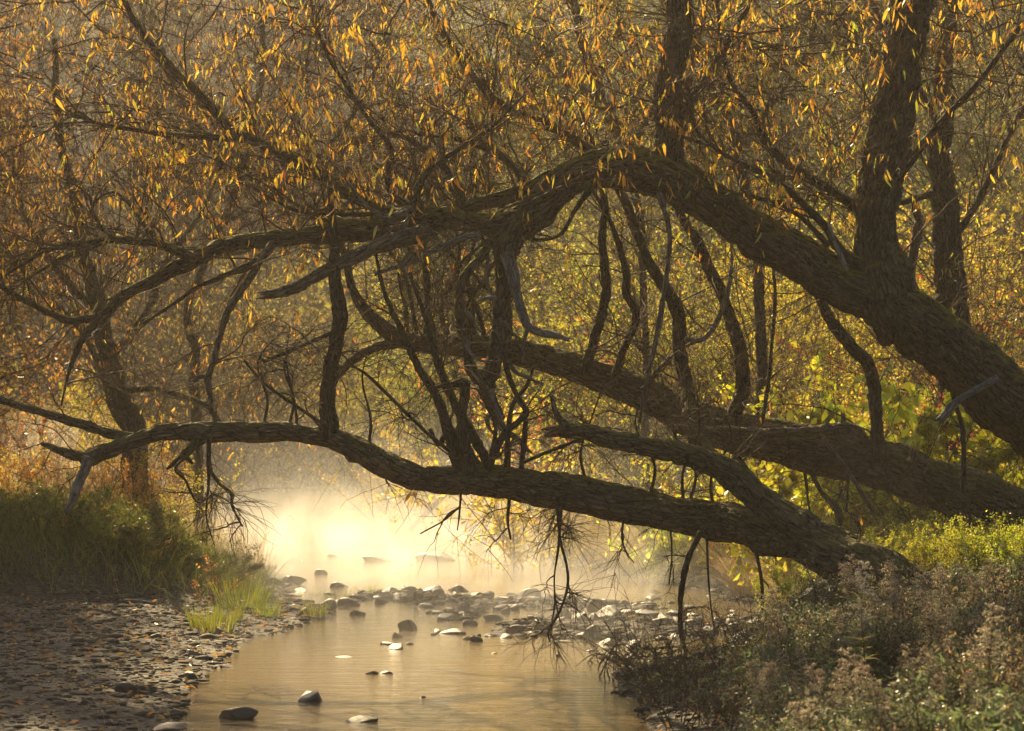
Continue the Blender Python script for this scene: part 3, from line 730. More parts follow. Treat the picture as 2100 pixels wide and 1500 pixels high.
def clothe(tree, n_br, n_tw, n_lf, R, up=0.6, mat=None, br_len=(0.7, 2.2), tw_len=(0.25, 0.9), pal=ORANGE, leaf=(0.07, 0.15), singles=0, hang=None, grav=0.28, tw_r=0.0028, thin_low=False):
    """branchlets, twigs and leaves growing from the limbs of a tree"""
    buf = Buf()
    P, T, r = tree.pick_points(n_br, R)
    d = unit(rdir(n_br, R) * np.array([1.1, 0.8, 0.8]) + T * 0.5 + np.array([0, 0, up]))
    L = R.uniform(*br_len, n_br) * np.clip(r / 0.04, 0.45, 1.2)
    BR = strands(P, d, L, 12, 0.17, 0.05, R)
    if hang is not None:
        BR = np.concatenate([BR, hang])
    nb = len(BR)
    rr = np.linspace(1, 0.3, 12)[None] * R.uniform(0.004, 0.011, (nb, 1))
    V, Q = tube_batch(BR, rr, 5); buf.add(V, Q)
    i = R.integers(0, nb, n_tw); j = R.integers(2, 12, n_tw)
    b = BR[i, j]
    d = unit(rdir(n_tw, R) + unit(BR[i, np.minimum(j + 1, 11)] - BR[i, j - 1]) * 0.9)
    TW = strands(b, d, R.uniform(*tw_len, n_tw), 7, 0.16, grav, R)
    rr = np.linspace(1, 0.4, 7)[None] * R.uniform(tw_r * 0.6, tw_r * 1.5, (n_tw, 1))
    V, Q = tube_batch(TW, rr, 3); buf.add(V, Q)
    o = link('twig_spray', buf.mesh('twig_spray', mat or M_TWIG), tree.root, kind='stuff')
    o.location = -tree.base
    pw = R.gamma(0.5, 1.0, n_tw); grp = R.choice(n_tw, max(1, n_lf // 4), p=pw / pw.sum()); i = np.repeat(grp, 4)[:n_lf]; n_lf = len(i)
    t = np.clip(np.tile(np.arange(4), n_lf // 4 + 1)[:n_lf] * 0.9 + 2.4 + R.uniform(-.3, .3, n_lf), 0, 5.99); j = t.astype(int); fr = (t - j)[:, None]
    b = TW[i, j] * (1 - fr) + TW[i, j + 1] * fr
    if thin_low:      # the willow has shed most of its lower leaves
        kp = R.uniform(0, 1, n_lf) < sstep(2.6, 4.6, b[:, 2]) * 0.95 + 0.05 * (b[:, 2] > 2.6)
        b = b[kp]; n_lf = len(b)
    d = unit(rdir(n_lf, R) * 0.5 + np.array([0, 0, -1.0]))
    ln = R.uniform(*leaf, n_lf) * R.uniform(0.75, 1.1, n_lf); wd = ln * R.uniform(0.11, 0.23, n_lf)
    tint = pick(pal, n_lf, R)
    if singles:      # the leaves that show largest, each on its own
        near = np.argsort(-(ln / b[:, 1]))[:singles]
        keep = np.ones(n_lf, bool); keep[near] = False
        protos = []
        for q in range(12):
            V, Qf, Tf, tn = long_leaves(np.zeros((1, 3)), np.array([[0.05, 0, -1.0]]), np.array([1.0]), np.array([R.uniform(.17, .27)]), pick(pal, 1, R), R)
            protos.append(make_mesh('leaf', V, [Qf, Tf], M_LEAF, {'tint': tn}, False))
        for q, kx in enumerate(near):
            lf = link('leaf', protos[q % 12], tree.root)
            lf.location = b[kx] - tree.base
            lf.scale = (ln[kx],) * 3
            lf.rotation_euler = Vector(-d[kx]).to_track_quat('Z', 'Y').to_euler()
    else:
        keep = np.ones(n_lf, bool)
    V, Qf, Tf, tn = long_leaves(b[keep], d[keep], ln[keep], wd[keep], tint[keep], R)
    cb = Buf(); cb.add(V, Qf, Tf, tint=tn)
    o = link('crown', cb.mesh('crown', M_LEAF, False), tree.root, kind='stuff')
    o.location = -tree.base

# branchlets that hang into the picture from the crown overhead
nh = 260
hb = np.stack([rng.uniform(-5.2, 5.2, nh), rng.uniform(18.6, 23.5, nh), np.zeros(nh)], 1)
hb[:, 2] = CAMH + (880 - rng.uniform(-180, 240, nh)) / F * hb[:, 1]
hang = strands(hb, rdir(nh) * np.array([1, 0.8, 0.35]) + np.array([-0.2, 0, 0.1]), rng.uniform(0.8, 2.2, nh), 12, 0.17, 0.06)
clothe(arch, 460, 11000, 12500, np.random.default_rng(11), singles=280, hang=hang, thin_low=True, grav=0.42, leaf=(0.05, 0.13))
clothe(mid, 330, 4200, 160, np.random.default_rng(12), mat=M_STEM, up=0.3, br_len=(0.5, 1.5), pal=ORANGE)
clothe(low, 210, 2300, 16, np.random.default_rng(13), mat=M_STEM, up=0.0, br_len=(0.3, 1.0), tw_len=(0.12, 0.5))

# ------------------------------------------------------------------ background trees with trunks one can tell apart
OLIVE = [(0.30, 0.27, 0.03, 4), (0.42, 0.33, 0.04, 3), (0.18, 0.20, 0.03, 3), (0.52, 0.28, 0.03, 1.5)]
YELLOW = [(0.66, 0.52, 0.05, 4), (0.52, 0.47, 0.04, 3), (0.72, 0.46, 0.04, 2), (0.36, 0.37, 0.04, 1.5), (0.46, 0.25, 0.04, 0.6)]
YGREEN = [(0.46, 0.50, 0.035, 4), (0.33, 0.41, 0.03, 3), (0.60, 0.52, 0.05, 3), (0.56, 0.36, 0.04, 0.7)]
RUST = [(0.42, 0.16, 0.03, 3), (0.55, 0.24, 0.03, 3), (0.30, 0.14, 0.05, 2), (0.55, 0.35, 0.05, 1)]
RED = [(0.58, 0.17, 0.05, 4), (0.62, 0.28, 0.05, 4), (0.50, 0.15, 0.05, 1)]
BROWN = [(0.26, 0.15, 0.06, 3), (0.36, 0.22, 0.07, 3), (0.48, 0.27, 0.05, 1.5)]

def back_tree(label, limbs, Y, seed, pal, n_br=120, n_tw=1900, n_lf=3800, leaf=(0.06, 0.12), **kw):
    b = PX(limbs[0][0][0], limbs[0][0][1], Y); gz = on_ground(b[0], Y)
    t = Tree('willow_tree', gz, label, Y=Y)
    first = limbs[0]
    vg = VH + (CAMH - gz[2]) * F / Y
    limbs = [[(first[0][0] + 6, vg + 8, first[0][2] * 1.15)] + first] + limbs[1:]
    for q, c in enumerate(limbs):
        t.limb('trunk' if q == 0 else 'limb', c, M_BARK_SHOOT, seed + q, sides=20 if q == 0 else 8, spawn=0.6 if q == 0 else 1.5)
    clothe(t, n_br, n_tw, n_lf, np.random.default_rng(seed), pal=pal, leaf=leaf, mat=M_STEM, br_len=(1.0, 3.4), tw_len=(0.4, 1.2), tw_r=0.0035, **kw)
    return t
back_tree('leaning grey-brown tree behind the lower trunk at the left, in hazy light',
          [[(272, 880, 26), (250, 820, 24), (230, 750, 22), (212, 690, 20), (200, 620, 17), (170, 520, 14), (150, 400, 11), (120, 260, 9), (110, 80, 6)],
           [(285, 900, 13), (245, 860, 11), (222, 800, 9), (195, 730, 7), (150, 660, 6), (90, 600, 4)],
           [(225, 735, 9), (300, 640, 8), (340, 540, 7), (420, 420, 5), (460, 300, 4)],
           [(205, 640, 8), (120, 560, 7), (60, 460, 5), (20, 330, 4)],
           [(250, 800, 8), (330, 800, 7), (420, 830, 6), (460, 880, 4)]], 33.0, 301, ORANGE, n_lf=2600)
back_tree('pale-edged upright trunk at the far right behind the arching tree',
          [[(1955, 700, 36), (1945, 600, 33), (1940, 460, 30), (1936, 380, 28), (1928, 320, 26), (1932, 240, 23), (1940, 150, 20), (1950, 0, 18), (1955, -120, 14)],
           [(1935, 392, 10), (1880, 405, 8), (1840, 416, 6), (1780, 400, 4)],
           [(1950, 500, 9), (2000, 420, 8), (2060, 300, 6), (2120, 180, 4)],
           [(1935, 260, 9), (1880, 180, 7), (1820, 90, 5), (1780, -40, 4)]], 27.0, 321, OLIVE, n_lf=2600)
back_tree('thin dark leaning tree seen between the two upright stems of the arch',
          [[(1560, 640, 12), (1545, 480, 12), (1518, 340, 12), (1495, 250, 11), (1455, 170, 10), (1410, 60, 9), (1370, -60, 7)],
           [(1510, 300, 6), (1580, 220, 5), (1640, 130, 4), (1690, 20, 3)],
           [(1540, 440, 6), (1470, 380, 5), (1430, 290, 4)]], 28.5, 341, OLIVE)
back_tree('slender tree leaning left just left of the narrow upright stem',
          [[(1320, 560, 8), (1300, 400, 10), (1285, 310, 14), (1252, 250, 14), (1222, 180, 13), (1200, 100, 12), (1170, -40, 9)],
           [(1240, 220, 7), (1160, 150, 6), (1090, 60, 4)],
           [(1290, 320, 7), (1340, 220, 6), (1420, 120, 4)]], 31.5, 361, OLIVE, n_lf=3000)
back_tree('spreading willow filling the thicket behind the left limb',
          [[(405, 870, 11), (396, 800, 11), (402, 720, 10), (385, 640, 9), (420, 540, 8), (480, 400, 8), (520, 260, 7), (540, 100, 6), (530, -40, 5)],
           [(425, 530, 6), (560, 500, 5), (680, 440, 4), (780, 360, 3)],
           [(440, 470, 6), (600, 370, 5), (720, 240, 4), (800, 80, 3)],
           [(480, 380, 6), (420, 280, 5), (360, 180, 5), (320, 60, 3)]], 34.0, 381, ORANGE, n_br=160, n_tw=3600, n_lf=3600)

# ------------------------------------------------------------------ plant kinds (each made once, copied below)
def shrub_proto(seed, h, w, n_st, n_tw, n_lf, pal, leaf, aspect, kind='kite', droop=0.1, low_bare=0.15):
    R = np.random.default_rng(seed)
    base = np.stack([R.normal(0, w * 0.10, n_st), R.normal(0, w * 0.10, n_st), np.full(n_st, -0.06)], 1)
    d = unit(np.stack([R.normal(0, w / h * 0.6, n_st), R.normal(0, w / h * 0.6, n_st), np.ones(n_st)], 1))
    ST = strands(base, d, R.uniform(0.65, 1.1, n_st) * h, 10, 0.10, droop, R)
    buf = Buf()
    V, Q = tube_batch(ST, np.linspace(1, 0.25, 10)[None] * R.uniform(0.005, 0.011, (n_st, 1)) * (0.5 + h / 4), 4); buf.add(V, Q)
    i = R.integers(0, n_st, n_tw); j = np.clip((R.beta(1.6, 1.2, n_tw) * 9).astype(int), 1, 9)
    TW = strands(ST[i, j], unit(rdir(n_tw, R) + np.array([0, 0, 0.45])), R.uniform(0.12, 0.34, n_tw) * h ** 0.7 * w ** 0.3, 6, 0.16, 0.08, R)
    V, Q = tube_batch(TW, np.linspace(1, 0.4, 6)[None] * R.uniform(0.0018, 0.0038, (n_tw, 1)) * (0.6 + h / 5), 3); buf.add(V, Q)
    stems = buf.mesh('stem', M_STEM)
    wt = R.gamma(0.55, 1.0, n_tw) * (0.25 + R.gamma(0.8, 1.0, n_st))[i]; i = R.choice(n_tw, n_lf, p=wt / wt.sum()); j = R.integers(1, 6, n_lf)
    b = TW[i, j] + R.normal(0, 0.02, (n_lf, 3))
    keep = b[:, 2] > low_bare * h * R.uniform(0, 1, n_lf)
    b = b[keep]; n = len(b)
    dd = unit(rdir(n, R) + np.array([0, 0, -0.35]))
    ln = R.uniform(*leaf, n)
    fb = Buf()
    if kind == 'kite':
        V, T, tn = kite_leaves(b, dd, ln, ln * aspect * R.uniform(.8, 1.2, n), pick(pal, n, R), R); fb.add(V, None, T, tint=tn)
    else:
        V, Q, T, tn = long_leaves(b, dd, ln, ln * aspect * R.uniform(.8, 1.2, n), pick(pal, n, R), R); fb.add(V, Q, T, tint=tn)
    return stems, fb.mesh('foliage', M_FOL, False)

def grass_proto(seed, n, h, w, wd, pal, spread=0.5, gravity=0.3, k=5):
    R = np.random.default_rng(seed)
    a = R.uniform(0, 2 * math.pi, n); rad = w * np.sqrt(R.uniform(0, 1, n))
    base = np.stack([rad * np.cos(a), rad * np.sin(a), np.full(n, -0.02)], 1)
    d = unit(np.stack([np.cos(a) * spread * R.uniform(0.1, 1, n), np.sin(a) * spread * R.uniform(0.1, 1, n), np.ones(n)], 1) + R.normal(0, 0.12, (n, 3)))
    V, Q, tn = blades(base, d, R.uniform(0.5, 1.1, n) * h, np.full(n, wd) * R.uniform(0.6, 1.3, n), pick(pal, n, R), k, R, gravity)
    b = Buf(); b.add(V, Q, tint=tn)
    return b.mesh('blade_tuft', M_GRASS)

def seedhead_proto(seed, h, grey, leafpal, n_lf=46, plume=1.0):
    """goldenrod gone to seed: stem, narrow drooping leaves, arching fluffy plume"""
    R = np.random.default_rng(seed)
    ST = strands(np.array([[0, 0, -0.05]]), np.array([[R.normal(0, .12), R.normal(0, .12), 1.0]]), np.array([h]), 16, 0.03, 0.05, R)
    st = Buf()
    V, Q = tube_batch(ST, np.linspace(0.0042, 0.0015, 16)[None], 5); st.add(V, Q)
    j = R.integers(2, 12, n_lf)
    b = ST[0, j]
    a = R.uniform(0, 2 * math.pi, n_lf)
    d = np.stack([np.cos(a), np.sin(a), R.uniform(-0.2, 0.7, n_lf)], 1)
    lb = Buf()
    V, Q, tn = blades(b, d, R.uniform(0.06, 0.15, n_lf), R.uniform(0.008, 0.016, n_lf), pick(leafpal, n_lf, R), 4, R, 0.55)
    lb.add(V, Q, tint=tn)
    npl = int(26 * plume)
    f = R.uniform(0.55, 1.0, npl)
    b = np.stack([np.interp(f * 15, np.arange(16), ST[0, :, ax]) for ax in range(3)], 1)
    a = R.uniform(0, 2 * math.pi, npl)
    d = np.stack([np.cos(a), np.sin(a), np.full(npl, 0.7)], 1)
    PL = strands(b, d, (1.12 - f) * 0.34 * h * R.uniform(0.6, 1.1, npl) + 0.03, 8, 0.06, 0.5, R)
    V, Q = tube_batch(PL, np.full((npl, 8), 0.0011), 3); st.add(V, Q)
    nf = npl * 34
    i = R.integers(0, npl, nf); t = R.uniform(0.8, 7, nf); j0 = t.astype(int); fr = (t - j0)[:, None]
    c = PL[i, j0] * (1 - fr) + PL[i, np.minimum(j0 + 1, 7)] * fr + R.normal(0, 0.005, (nf, 3))
    ln = R.uniform(0.007, 0.015, nf)
    pl = Buf()
    V, T, tn = kite_leaves(c, unit(rdir(nf, R) + np.array([0, 0, .6])), ln, ln * 0.7, pick(grey, nf, R, 0.25), R); pl.add(V, None, T, tint=tn)
    return st.mesh('stem', M_STEM), lb.mesh('leaf_whorl', M_GRASS), pl.mesh('plume', M_SEED, False)

def place(name, parts, loc, rz, sc, label, cat, group, stuff=True):
    o = empty(name, loc, rz, sc, label, cat, group)
    for pn, me in parts:
        c = bpy.data.objects.new(pn, me); COL.objects.link(c); c.parent = o
        if stuff and pn in ('foliage', 'blade_tuft', 'plume', 'leaf_whorl', 'twig_spray'): c['kind'] = 'stuff'
    return o

SH = {
 'yellow': [shrub_proto(400 + i, 1.9, 1.5, 16, 330, 5200, YELLOW, (0.025, 0.05), 0.55) for i in range(3)],
 'green': [shrub_proto(410 + i, 1.5, 1.4, 14, 260, 4200, YGREEN, (0.03, 0.06), 0.5) for i in range(3)],
 'rust': [shrub_proto(420 + i, 1.7, 1.3, 18, 380, 3400, RUST, (0.025, 0.05), 0.5) for i in range(2)],
 'red': [shrub_proto(430 + i, 1.3, 1.0, 10, 140, 1300, RED, (0.03, 0.06), 0.45) for i in range(2)],
 'bare': [shrub_proto(440 + i, 2.4, 1.6, 26, 900, 700, BROWN, (0.025, 0.05), 0.4) for i in range(2)],
 'broad': [shrub_proto(450 + i, 1.5, 1.2, 12, 190, 2300, [(0.54, 0.54, 0.03, 4), (0.66, 0.58, 0.04, 4), (0.38, 0.44, 0.03, 1.5)], (0.06, 0.115), 0.58) for i in range(2)],
}
def shrub(kind, u, Y, sc, label, group, zoff=0.0, stretch=1.0, name='bush', cat='bush'):
    ms = SH[kind]; st, fo = ms[rng.integers(len(ms))]
    return place(name, [('stem', st), ('foliage', fo)], px_ground(u, Y, zoff), rng.uniform(0, 6.28), (sc, sc, sc * stretch), label, cat, group)

def spot(u):
    for lim, t in ((100, 'at the left edge'), (270, 'beyond the grey stub'), (460, 'behind the grassy mound'), (670, 'left of the stem on the low trunk'), (830, 'right of the stem on the low trunk'),
                   (1000, 'behind the stem cluster'), (1160, 'below the arch fork'), (1330, 'behind the broken snag'), (1500, 'behind the curved shoots'), (1680, 'under the middle of the arch'), (1850, 'under the thick upright stem'), (2030, 'under the base of the arch')):
        if u < lim: return t
    return 'past the right edge'
# tall bushes, small trees of the thicket
SH['tall_yellow'] = [shrub_proto(460 + i, 5.0, 2.3, 20, 900, 15000, YELLOW, (0.03, 0.06), 0.55, low_bare=0.05) for i in range(2)]
SH['tall_green'] = [shrub_proto(465 + i, 4.6, 2.3, 20, 800, 13000, YGREEN, (0.03, 0.065), 0.5, low_bare=0.05) for i in range(2)]
SH['tall_brown'] = [shrub_proto(468 + i, 5.2, 2.3, 26, 1700, 4200, BROWN + YELLOW[:2], (0.03, 0.06), 0.4) for i in range(2)]

SH['tall_red'] = [shrub_proto(475, 3.7, 1.5, 9, 260, 2600, RED, (0.035, 0.065), 0.45, low_bare=0.75)]
SH['tall_dark'] = [shrub_proto(478 + i, 5.0, 2.4, 20, 900, 11000, [(0.11, 0.125, 0.025, 4), (0.17, 0.16, 0.03, 3), (0.24, 0.18, 0.03, 1)], (0.03, 0.06), 0.45, low_bare=0.05) for i in range(2)]
# named bushes
shrub('yellow', 815, 50, 1.55, 'rounded pale yellow-green bush glowing in the haze left of the stem cluster', None)
shrub('yellow', 1110, 33, 1.9, 'big yellow bush filling the gap under the arch, right of the dead grey branch', None)
shrub('tall_red', 1150, 36.5, 1.1, 'red-leaved bush high in the gap under the arch', None)
shrub('tall_red', 1955, 24.3, 0.85, 'scarlet bush beside the big trunk at the right edge', None)
shrub('broad', 1650, 25.5, 1.35, 'broad-leaved yellow-green bush right of the curved shoots, lower one', None)
shrub('broad', 1745, 25.0, 1.7, 'broad-leaved bright green bush directly below the arching trunk', None)
shrub('broad', 1840, 24.6, 1.5, 'broad-leaved bush right of the bent upright shoot', None)
shrub('broad', 1350, 30.0, 0.9, 'low broad-leaved bush behind the broken snag', None)
shrub('rust', 300, 30.0, 0.75, 'reddish brown weed clump behind the green mound, under the left end of the low trunk', None)
shrub('rust', 220, 29.2, 0.65, 'brownish red weed clump nearest the grey broken stub', None)
# thicket, layer upon layer
used = {}
def thicket(Y, n, kinds, s0, s1, ulo, uhi, row):
    for q in range(n):
        u = ulo + (q + rng.uniform(0.1, 0.9)) * (uhi - ulo) / n
        yy = Y + rng.uniform(-1.6, 1.6)
        x = (u - 1050) / F * yy; le, re = edges(yy)
        if le - 0.5 < x < re + 0.5: continue
        kd = kinds[rng.integers(len(kinds))]
        col = {'yellow': 'yellow-leaved', 'green': 'green-leaved', 'rust': 'rust-brown', 'bare': 'bare twiggy', 'tall_yellow': 'tall yellow', 'tall_green': 'tall yellow-green', 'tall_brown': 'tall brown twiggy', 'tall_dark': 'tall dark olive'}[kd]
        shrub(kd, u, yy, rng.uniform(s0, s1), f'{col} bush {spot(u)}, {row}', f'{col} bushes of the thicket', stretch=rng.uniform(0.9, 1.2))
thicket(25.5, 7, ['green', 'yellow'], 0.6, 1.0, 1580, 2150, 'nearest row')
thicket(29, 12, ['green', 'yellow', 'yellow'], 0.9, 1.3, 1150, 2200, 'second row')
thicket(33.5, 14, ['yellow', 'green', 'yellow', 'green', 'bare'], 1.1, 1.6, 1000, 2250, 'third row')
thicket(37, 13, ['tall_yellow', 'tall_green', 'tall_yellow'], 0.75, 1.05, 1020, 2280, 'fourth row')
thicket(43, 13, ['tall_yellow', 'tall_green', 'tall_dark', 'yellow', 'tall_yellow'], 0.85, 1.2, 940, 2300, 'fifth row')
thicket(51, 12, ['tall_yellow', 'tall_green', 'tall_dark', 'tall_brown'], 1.0, 1.4, 860, 2300, 'sixth row')
thicket(33, 5, ['rust', 'yellow', 'yellow'], 0.6, 0.9, -120, 400, 'front row')
thicket(41, 6, ['bare', 'yellow', 'yellow', 'rust'], 0.7, 1.0, -150, 430, 'middle row')
thicket(52, 5, ['tall_brown', 'tall_yellow', 'yellow'], 0.7, 1.0, -150, 440, 'back row')
thicket(66, 26, ['tall_yellow', 'tall_green', 'tall_dark', 'tall_brown', 'yellow'], 0.9, 1.5, 440, 2300, 'farthest row')
for u, Y, sc in ((560, 74, 1.1), (690, 72, 1.0), (830, 68, .9), (640, 78, 1.6), (760, 76, 1.5), (500, 76, 1.6), (590, 82, 1.8), (720, 83, 1.7)):
    shrub('tall_yellow', u, Y, sc, f'hazy yellow bush past the mist {spot(u)}' + (' further back' if Y > 75 else ''), 'hazy bushes beyond the mist')

for u, Y, sc in ((430, 58, 1.4), (330, 61, 1.5), (500, 66, 1.6)):
    shrub('tall_brown', u, Y, sc, f'tall hazy brown bush {spot(u)}, far bank'+(' nearer' if Y < 60 else ''), 'hazy brown bushes of the left bank')

# far trees of the wood behind
def wood_tree_proto(seed, h, pal, n_lf, n_tw=1500):
    R = np.random.default_rng(seed)
    C = np.array([[0, 0, -0.3, 0.13], [R.normal(0, .2), R.normal(0, .2), h * .3, 0.11], [R.normal(0, .5), R.normal(0, .5), h * .65, 0.07], [R.normal(0, .9), R.normal(0, .9), h, 0.02]])
    V, Q, T, st, P, Tn, r = bark_tube(C, 9, 0.12, seed)
    trunk = make_mesh('trunk', V, [Q, T], M_BARK_SHOOT, {'straight': st})
    nb = 60
    i = R.integers(int(len(P) * 0.15), len(P), nb)
    d = unit(rdir(nb, R) * np.array([1, 1, .4]) + np.array([0, 0, .5]))
    BR = strands(P[i], d, R.uniform(0.22, 0.42, nb) * h * (1.1 - i / len(P) * 0.7), 10, 0.13, 0.03, R)
    b = Buf(); V, Q = tube_batch(BR, np.linspace(1, .2, 10)[None] * R.uniform(.015, .04, (nb, 1)), 4); b.add(V, Q)
    i = R.integers(0, nb, n_tw); j = R.integers(2, 10, n_tw)
    TW = strands(BR[i, j], unit(rdir(n_tw, R) + np.array([0, 0, .1])), R.uniform(.4, 1.3, n_tw), 6, 0.15, 0.2, R)
    V, Q = tube_batch(TW, np.linspace(1, .4, 6)[None] * R.uniform(.004, .008, (n_tw, 1)), 3); b.add(V, Q)
    i = R.integers(0, n_tw, n_lf); j = R.integers(1, 6, n_lf)
    ln = R.uniform(.06, .13, n_lf)
    V, T, tn = kite_leaves(TW[i, j], unit(rdir(n_lf, R) + np.array([0, 0, -.6])), ln, ln * 0.5, pick(pal, n_lf, R), R)
    f = Buf(); f.add(V, None, T, tint=tn)
    return [('trunk', trunk), ('twig_spray', b.mesh('twig_spray', M_STEM)), ('foliage', f.mesh('crown', M_FOL, False))]
WT = {'dense': [wood_tree_proto(520, 9.5, BROWN, 24000, 4200)],
      'orange': [wood_tree_proto(500, 10, [(0.45, 0.22, 0.03, 3), (0.25, 0.14, 0.05, 4)], 1200, 2600), wood_tree_proto(501, 9, [(0.22, 0.13, 0.05, 4), (0.32, 0.19, 0.05, 2)], 1200, 2800)],
      'olive': [wood_tree_proto(510, 10, OLIVE, 6000), wood_tree_proto(511, 9, YGREEN, 5000), wood_tree_proto(512, 9, YELLOW, 5000)]}
for Y, n, ulo, uhi in ((76, 7, 1000, 2320), (90, 16, -260, 2350), (98, 17, -260, 2350), (108, 18, -260, 2350), (119, 18, -260, 2350), (132, 18, -260, 2350)):
    for q in range(n):
        u = ulo + (q + rng.uniform(.15, .85)) * (uhi - ulo) / n
        kd = 'orange' if u < 850 + rng.normal(0, 120) else 'olive'
        pr = WT[kd][rng.integers(len(WT[kd]))]
        yy = Y + rng.uniform(-2.5, 2.5)
        lab = {'orange': 'brown orange-leaved tree ', 'olive': 'olive-leaved tree '}[kd] + {76: 'close behind the thicket ', 90: 'before the hill ', 98: 'at the hill foot ', 108: 'low on the hill ', 119: 'high on the hill ', 132: 'on the hilltop '}[Y] + spot(u)
        place('woodland_tree', [(a, b) for a, b in pr], px_ground(u, yy), rng.uniform(0, 6.28), rng.uniform(0.8, 1.15) * (1.0 if Y < 80 else 1.4), lab, 'tree', kd + '-leaved trees of the wood behind')

PINE = wood_tree_proto(530, 12, [(0.09, 0.12, 0.03, 4), (0.14, 0.17, 0.035, 3)], 16000, 2600)
for u, yy, sc in ((1530, 62, 1.0), (1650, 58, 1.05), (1790, 64, 1.1), (2080, 60, 1.0), (1000, 80, 1.1)):
    place('woodland_tree', PINE, px_ground(u, yy), rng.uniform(0, 6.28), sc, 'dark olive green tree rising behind the thicket ' + spot(u), 'tree', 'dark green trees behind the thicket')
# dense trees at the left that shade the mound
for x, yy, sc in ((-8.3, 30.5, .9), (-7.9, 26.8, .85), (-8.6, 34.0, .9), (-10.2, 29, .95), (-9.8, 25, .85)):
    place('woodland_tree', WT['dense'][0], on_ground(x, yy), rng.uniform(0, 6.28), sc, 'dense brown-leaved tree past the left edge, ' + ('nearest' if yy < 28 else 'second' if yy < 30 else 'behind the gravel bar' if yy < 32 else 'behind the mound' if yy < 36 else 'rearmost'), 'tree', 'twiggy trees behind the mound')

# the far wood on the hillside, one mass
R = np.random.default_rng(600)
n = 60000
y = R.uniform(101, 168, n); x = R.uniform(-34, 34, n) * (y / 90)
z = ground_z(x, y) + R.gamma(2.0, 1.6, n)
ln = R.uniform(0.2, 0.5, n)
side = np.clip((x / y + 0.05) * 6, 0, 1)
tb = pick(BROWN, n, R) * 0.25; to = pick(OLIVE, n, R) * 0.4  # palettes scaled down: the hillside's shade is painted into these tints
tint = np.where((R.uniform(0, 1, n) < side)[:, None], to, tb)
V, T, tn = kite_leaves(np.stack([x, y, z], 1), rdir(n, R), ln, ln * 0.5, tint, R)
hb_ = Buf(); hb_.add(V, None, T, tint=tn)
tag(link('far_wood', hb_.mesh('far_wood', M_FOL, False)), 'hazy brown wood on the far hillside filling the backdrop', 'woods', kind='stuff')

# ------------------------------------------------------------------ grasses and weeds
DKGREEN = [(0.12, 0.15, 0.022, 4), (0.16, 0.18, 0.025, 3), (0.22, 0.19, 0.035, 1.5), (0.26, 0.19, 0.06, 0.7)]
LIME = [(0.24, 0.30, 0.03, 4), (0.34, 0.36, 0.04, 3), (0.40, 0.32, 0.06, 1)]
STRAW = [(0.42, 0.31, 0.14, 4), (0.50, 0.38, 0.18, 3), (0.30, 0.23, 0.09, 2), (0.26, 0.26, 0.06, 1)]
FROST = [(0.13, 0.145, 0.075, 4), (0.22, 0.215, 0.145, 3), (0.08, 0.095, 0.04, 3), (0.28, 0.22, 0.09, 1)]
GREY = [(0.42, 0.35, 0.25, 4), (0.56, 0.48, 0.36, 2.5), (0.28, 0.22, 0.14, 3)]

# green grass hanging over the left mound
R = np.random.default_rng(610)
n = 17000
x = R.uniform(-8.5, -2.4, n); y = R.uniform(24.6, 33, n)
l_, r_ = edges(y)
ok = (x < l_ - 0.35) & (y > 25.3 + 0.10 * (x + 4) + R.normal(0, 0.25, n))
x, y = x[ok], y[ok]; n = len(x)
pp = np.stack([x, y, ground_z(x, y) - 0.02], 1)
d = unit(np.stack([R.normal(0, .4, n), R.normal(-0.35, .4, n), np.full(n, 1.0)], 1))
ht = (0.14 + 0.22 * sstep(0.3, 2.2, l_[ok] - x)) + 0.2 * vnoise(np.stack([x, y, 0 * x], 1) * 1.3, 3)
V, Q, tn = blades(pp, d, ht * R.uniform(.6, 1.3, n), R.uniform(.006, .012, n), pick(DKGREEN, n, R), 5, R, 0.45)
gb = Buf(); gb.add(V, Q, tint=tn)
tag(link('grass', gb.mesh('grass', M_GRASS)), 'dark green grass draping over the shaded mound left of the creek', 'grass', kind='stuff')
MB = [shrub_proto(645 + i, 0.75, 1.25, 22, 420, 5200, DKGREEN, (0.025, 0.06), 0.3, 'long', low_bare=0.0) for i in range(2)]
for i in range(16):
    x = -6.9 + i * 0.235 + rng.uniform(-.1, .1); y = rng.uniform(25.9, 28.2)
    x = min(x, edges(y)[0] - 0.45)
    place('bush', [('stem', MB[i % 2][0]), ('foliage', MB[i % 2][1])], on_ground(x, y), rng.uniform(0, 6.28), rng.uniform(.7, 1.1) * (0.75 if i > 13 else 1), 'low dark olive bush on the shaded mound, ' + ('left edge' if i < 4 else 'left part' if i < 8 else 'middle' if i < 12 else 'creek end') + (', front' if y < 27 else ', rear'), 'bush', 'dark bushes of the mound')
# pale meadow behind the mound and on the far banks
n = 52000
y = R.uniform(30, 98, n); x = R.uniform(-0.28, 0.28, n) * y
l_, r_ = edges(y)
ok = ((x < l_ - 0.2) | (x > r_ + 0.2)); x, y = x[ok], y[ok]; n = len(x)
pp = np.stack([x, y, ground_z(x, y) - 0.02], 1)
V, Q, tn = blades(pp, unit(np.stack([R.normal(0, .35, n), R.normal(0, .35, n), np.full(n, 1.0)], 1)), R.uniform(.3, .8, n), R.uniform(.008, .018, n), pick(STRAW, n, R), 4, R, 0.35)
gb = Buf(); gb.add(V, Q, tint=tn)
tag(link('meadow_grass', gb.mesh('meadow_grass', M_GRASS)), 'pale straw coloured grass on the banks behind the creek', 'grass', kind='stuff')

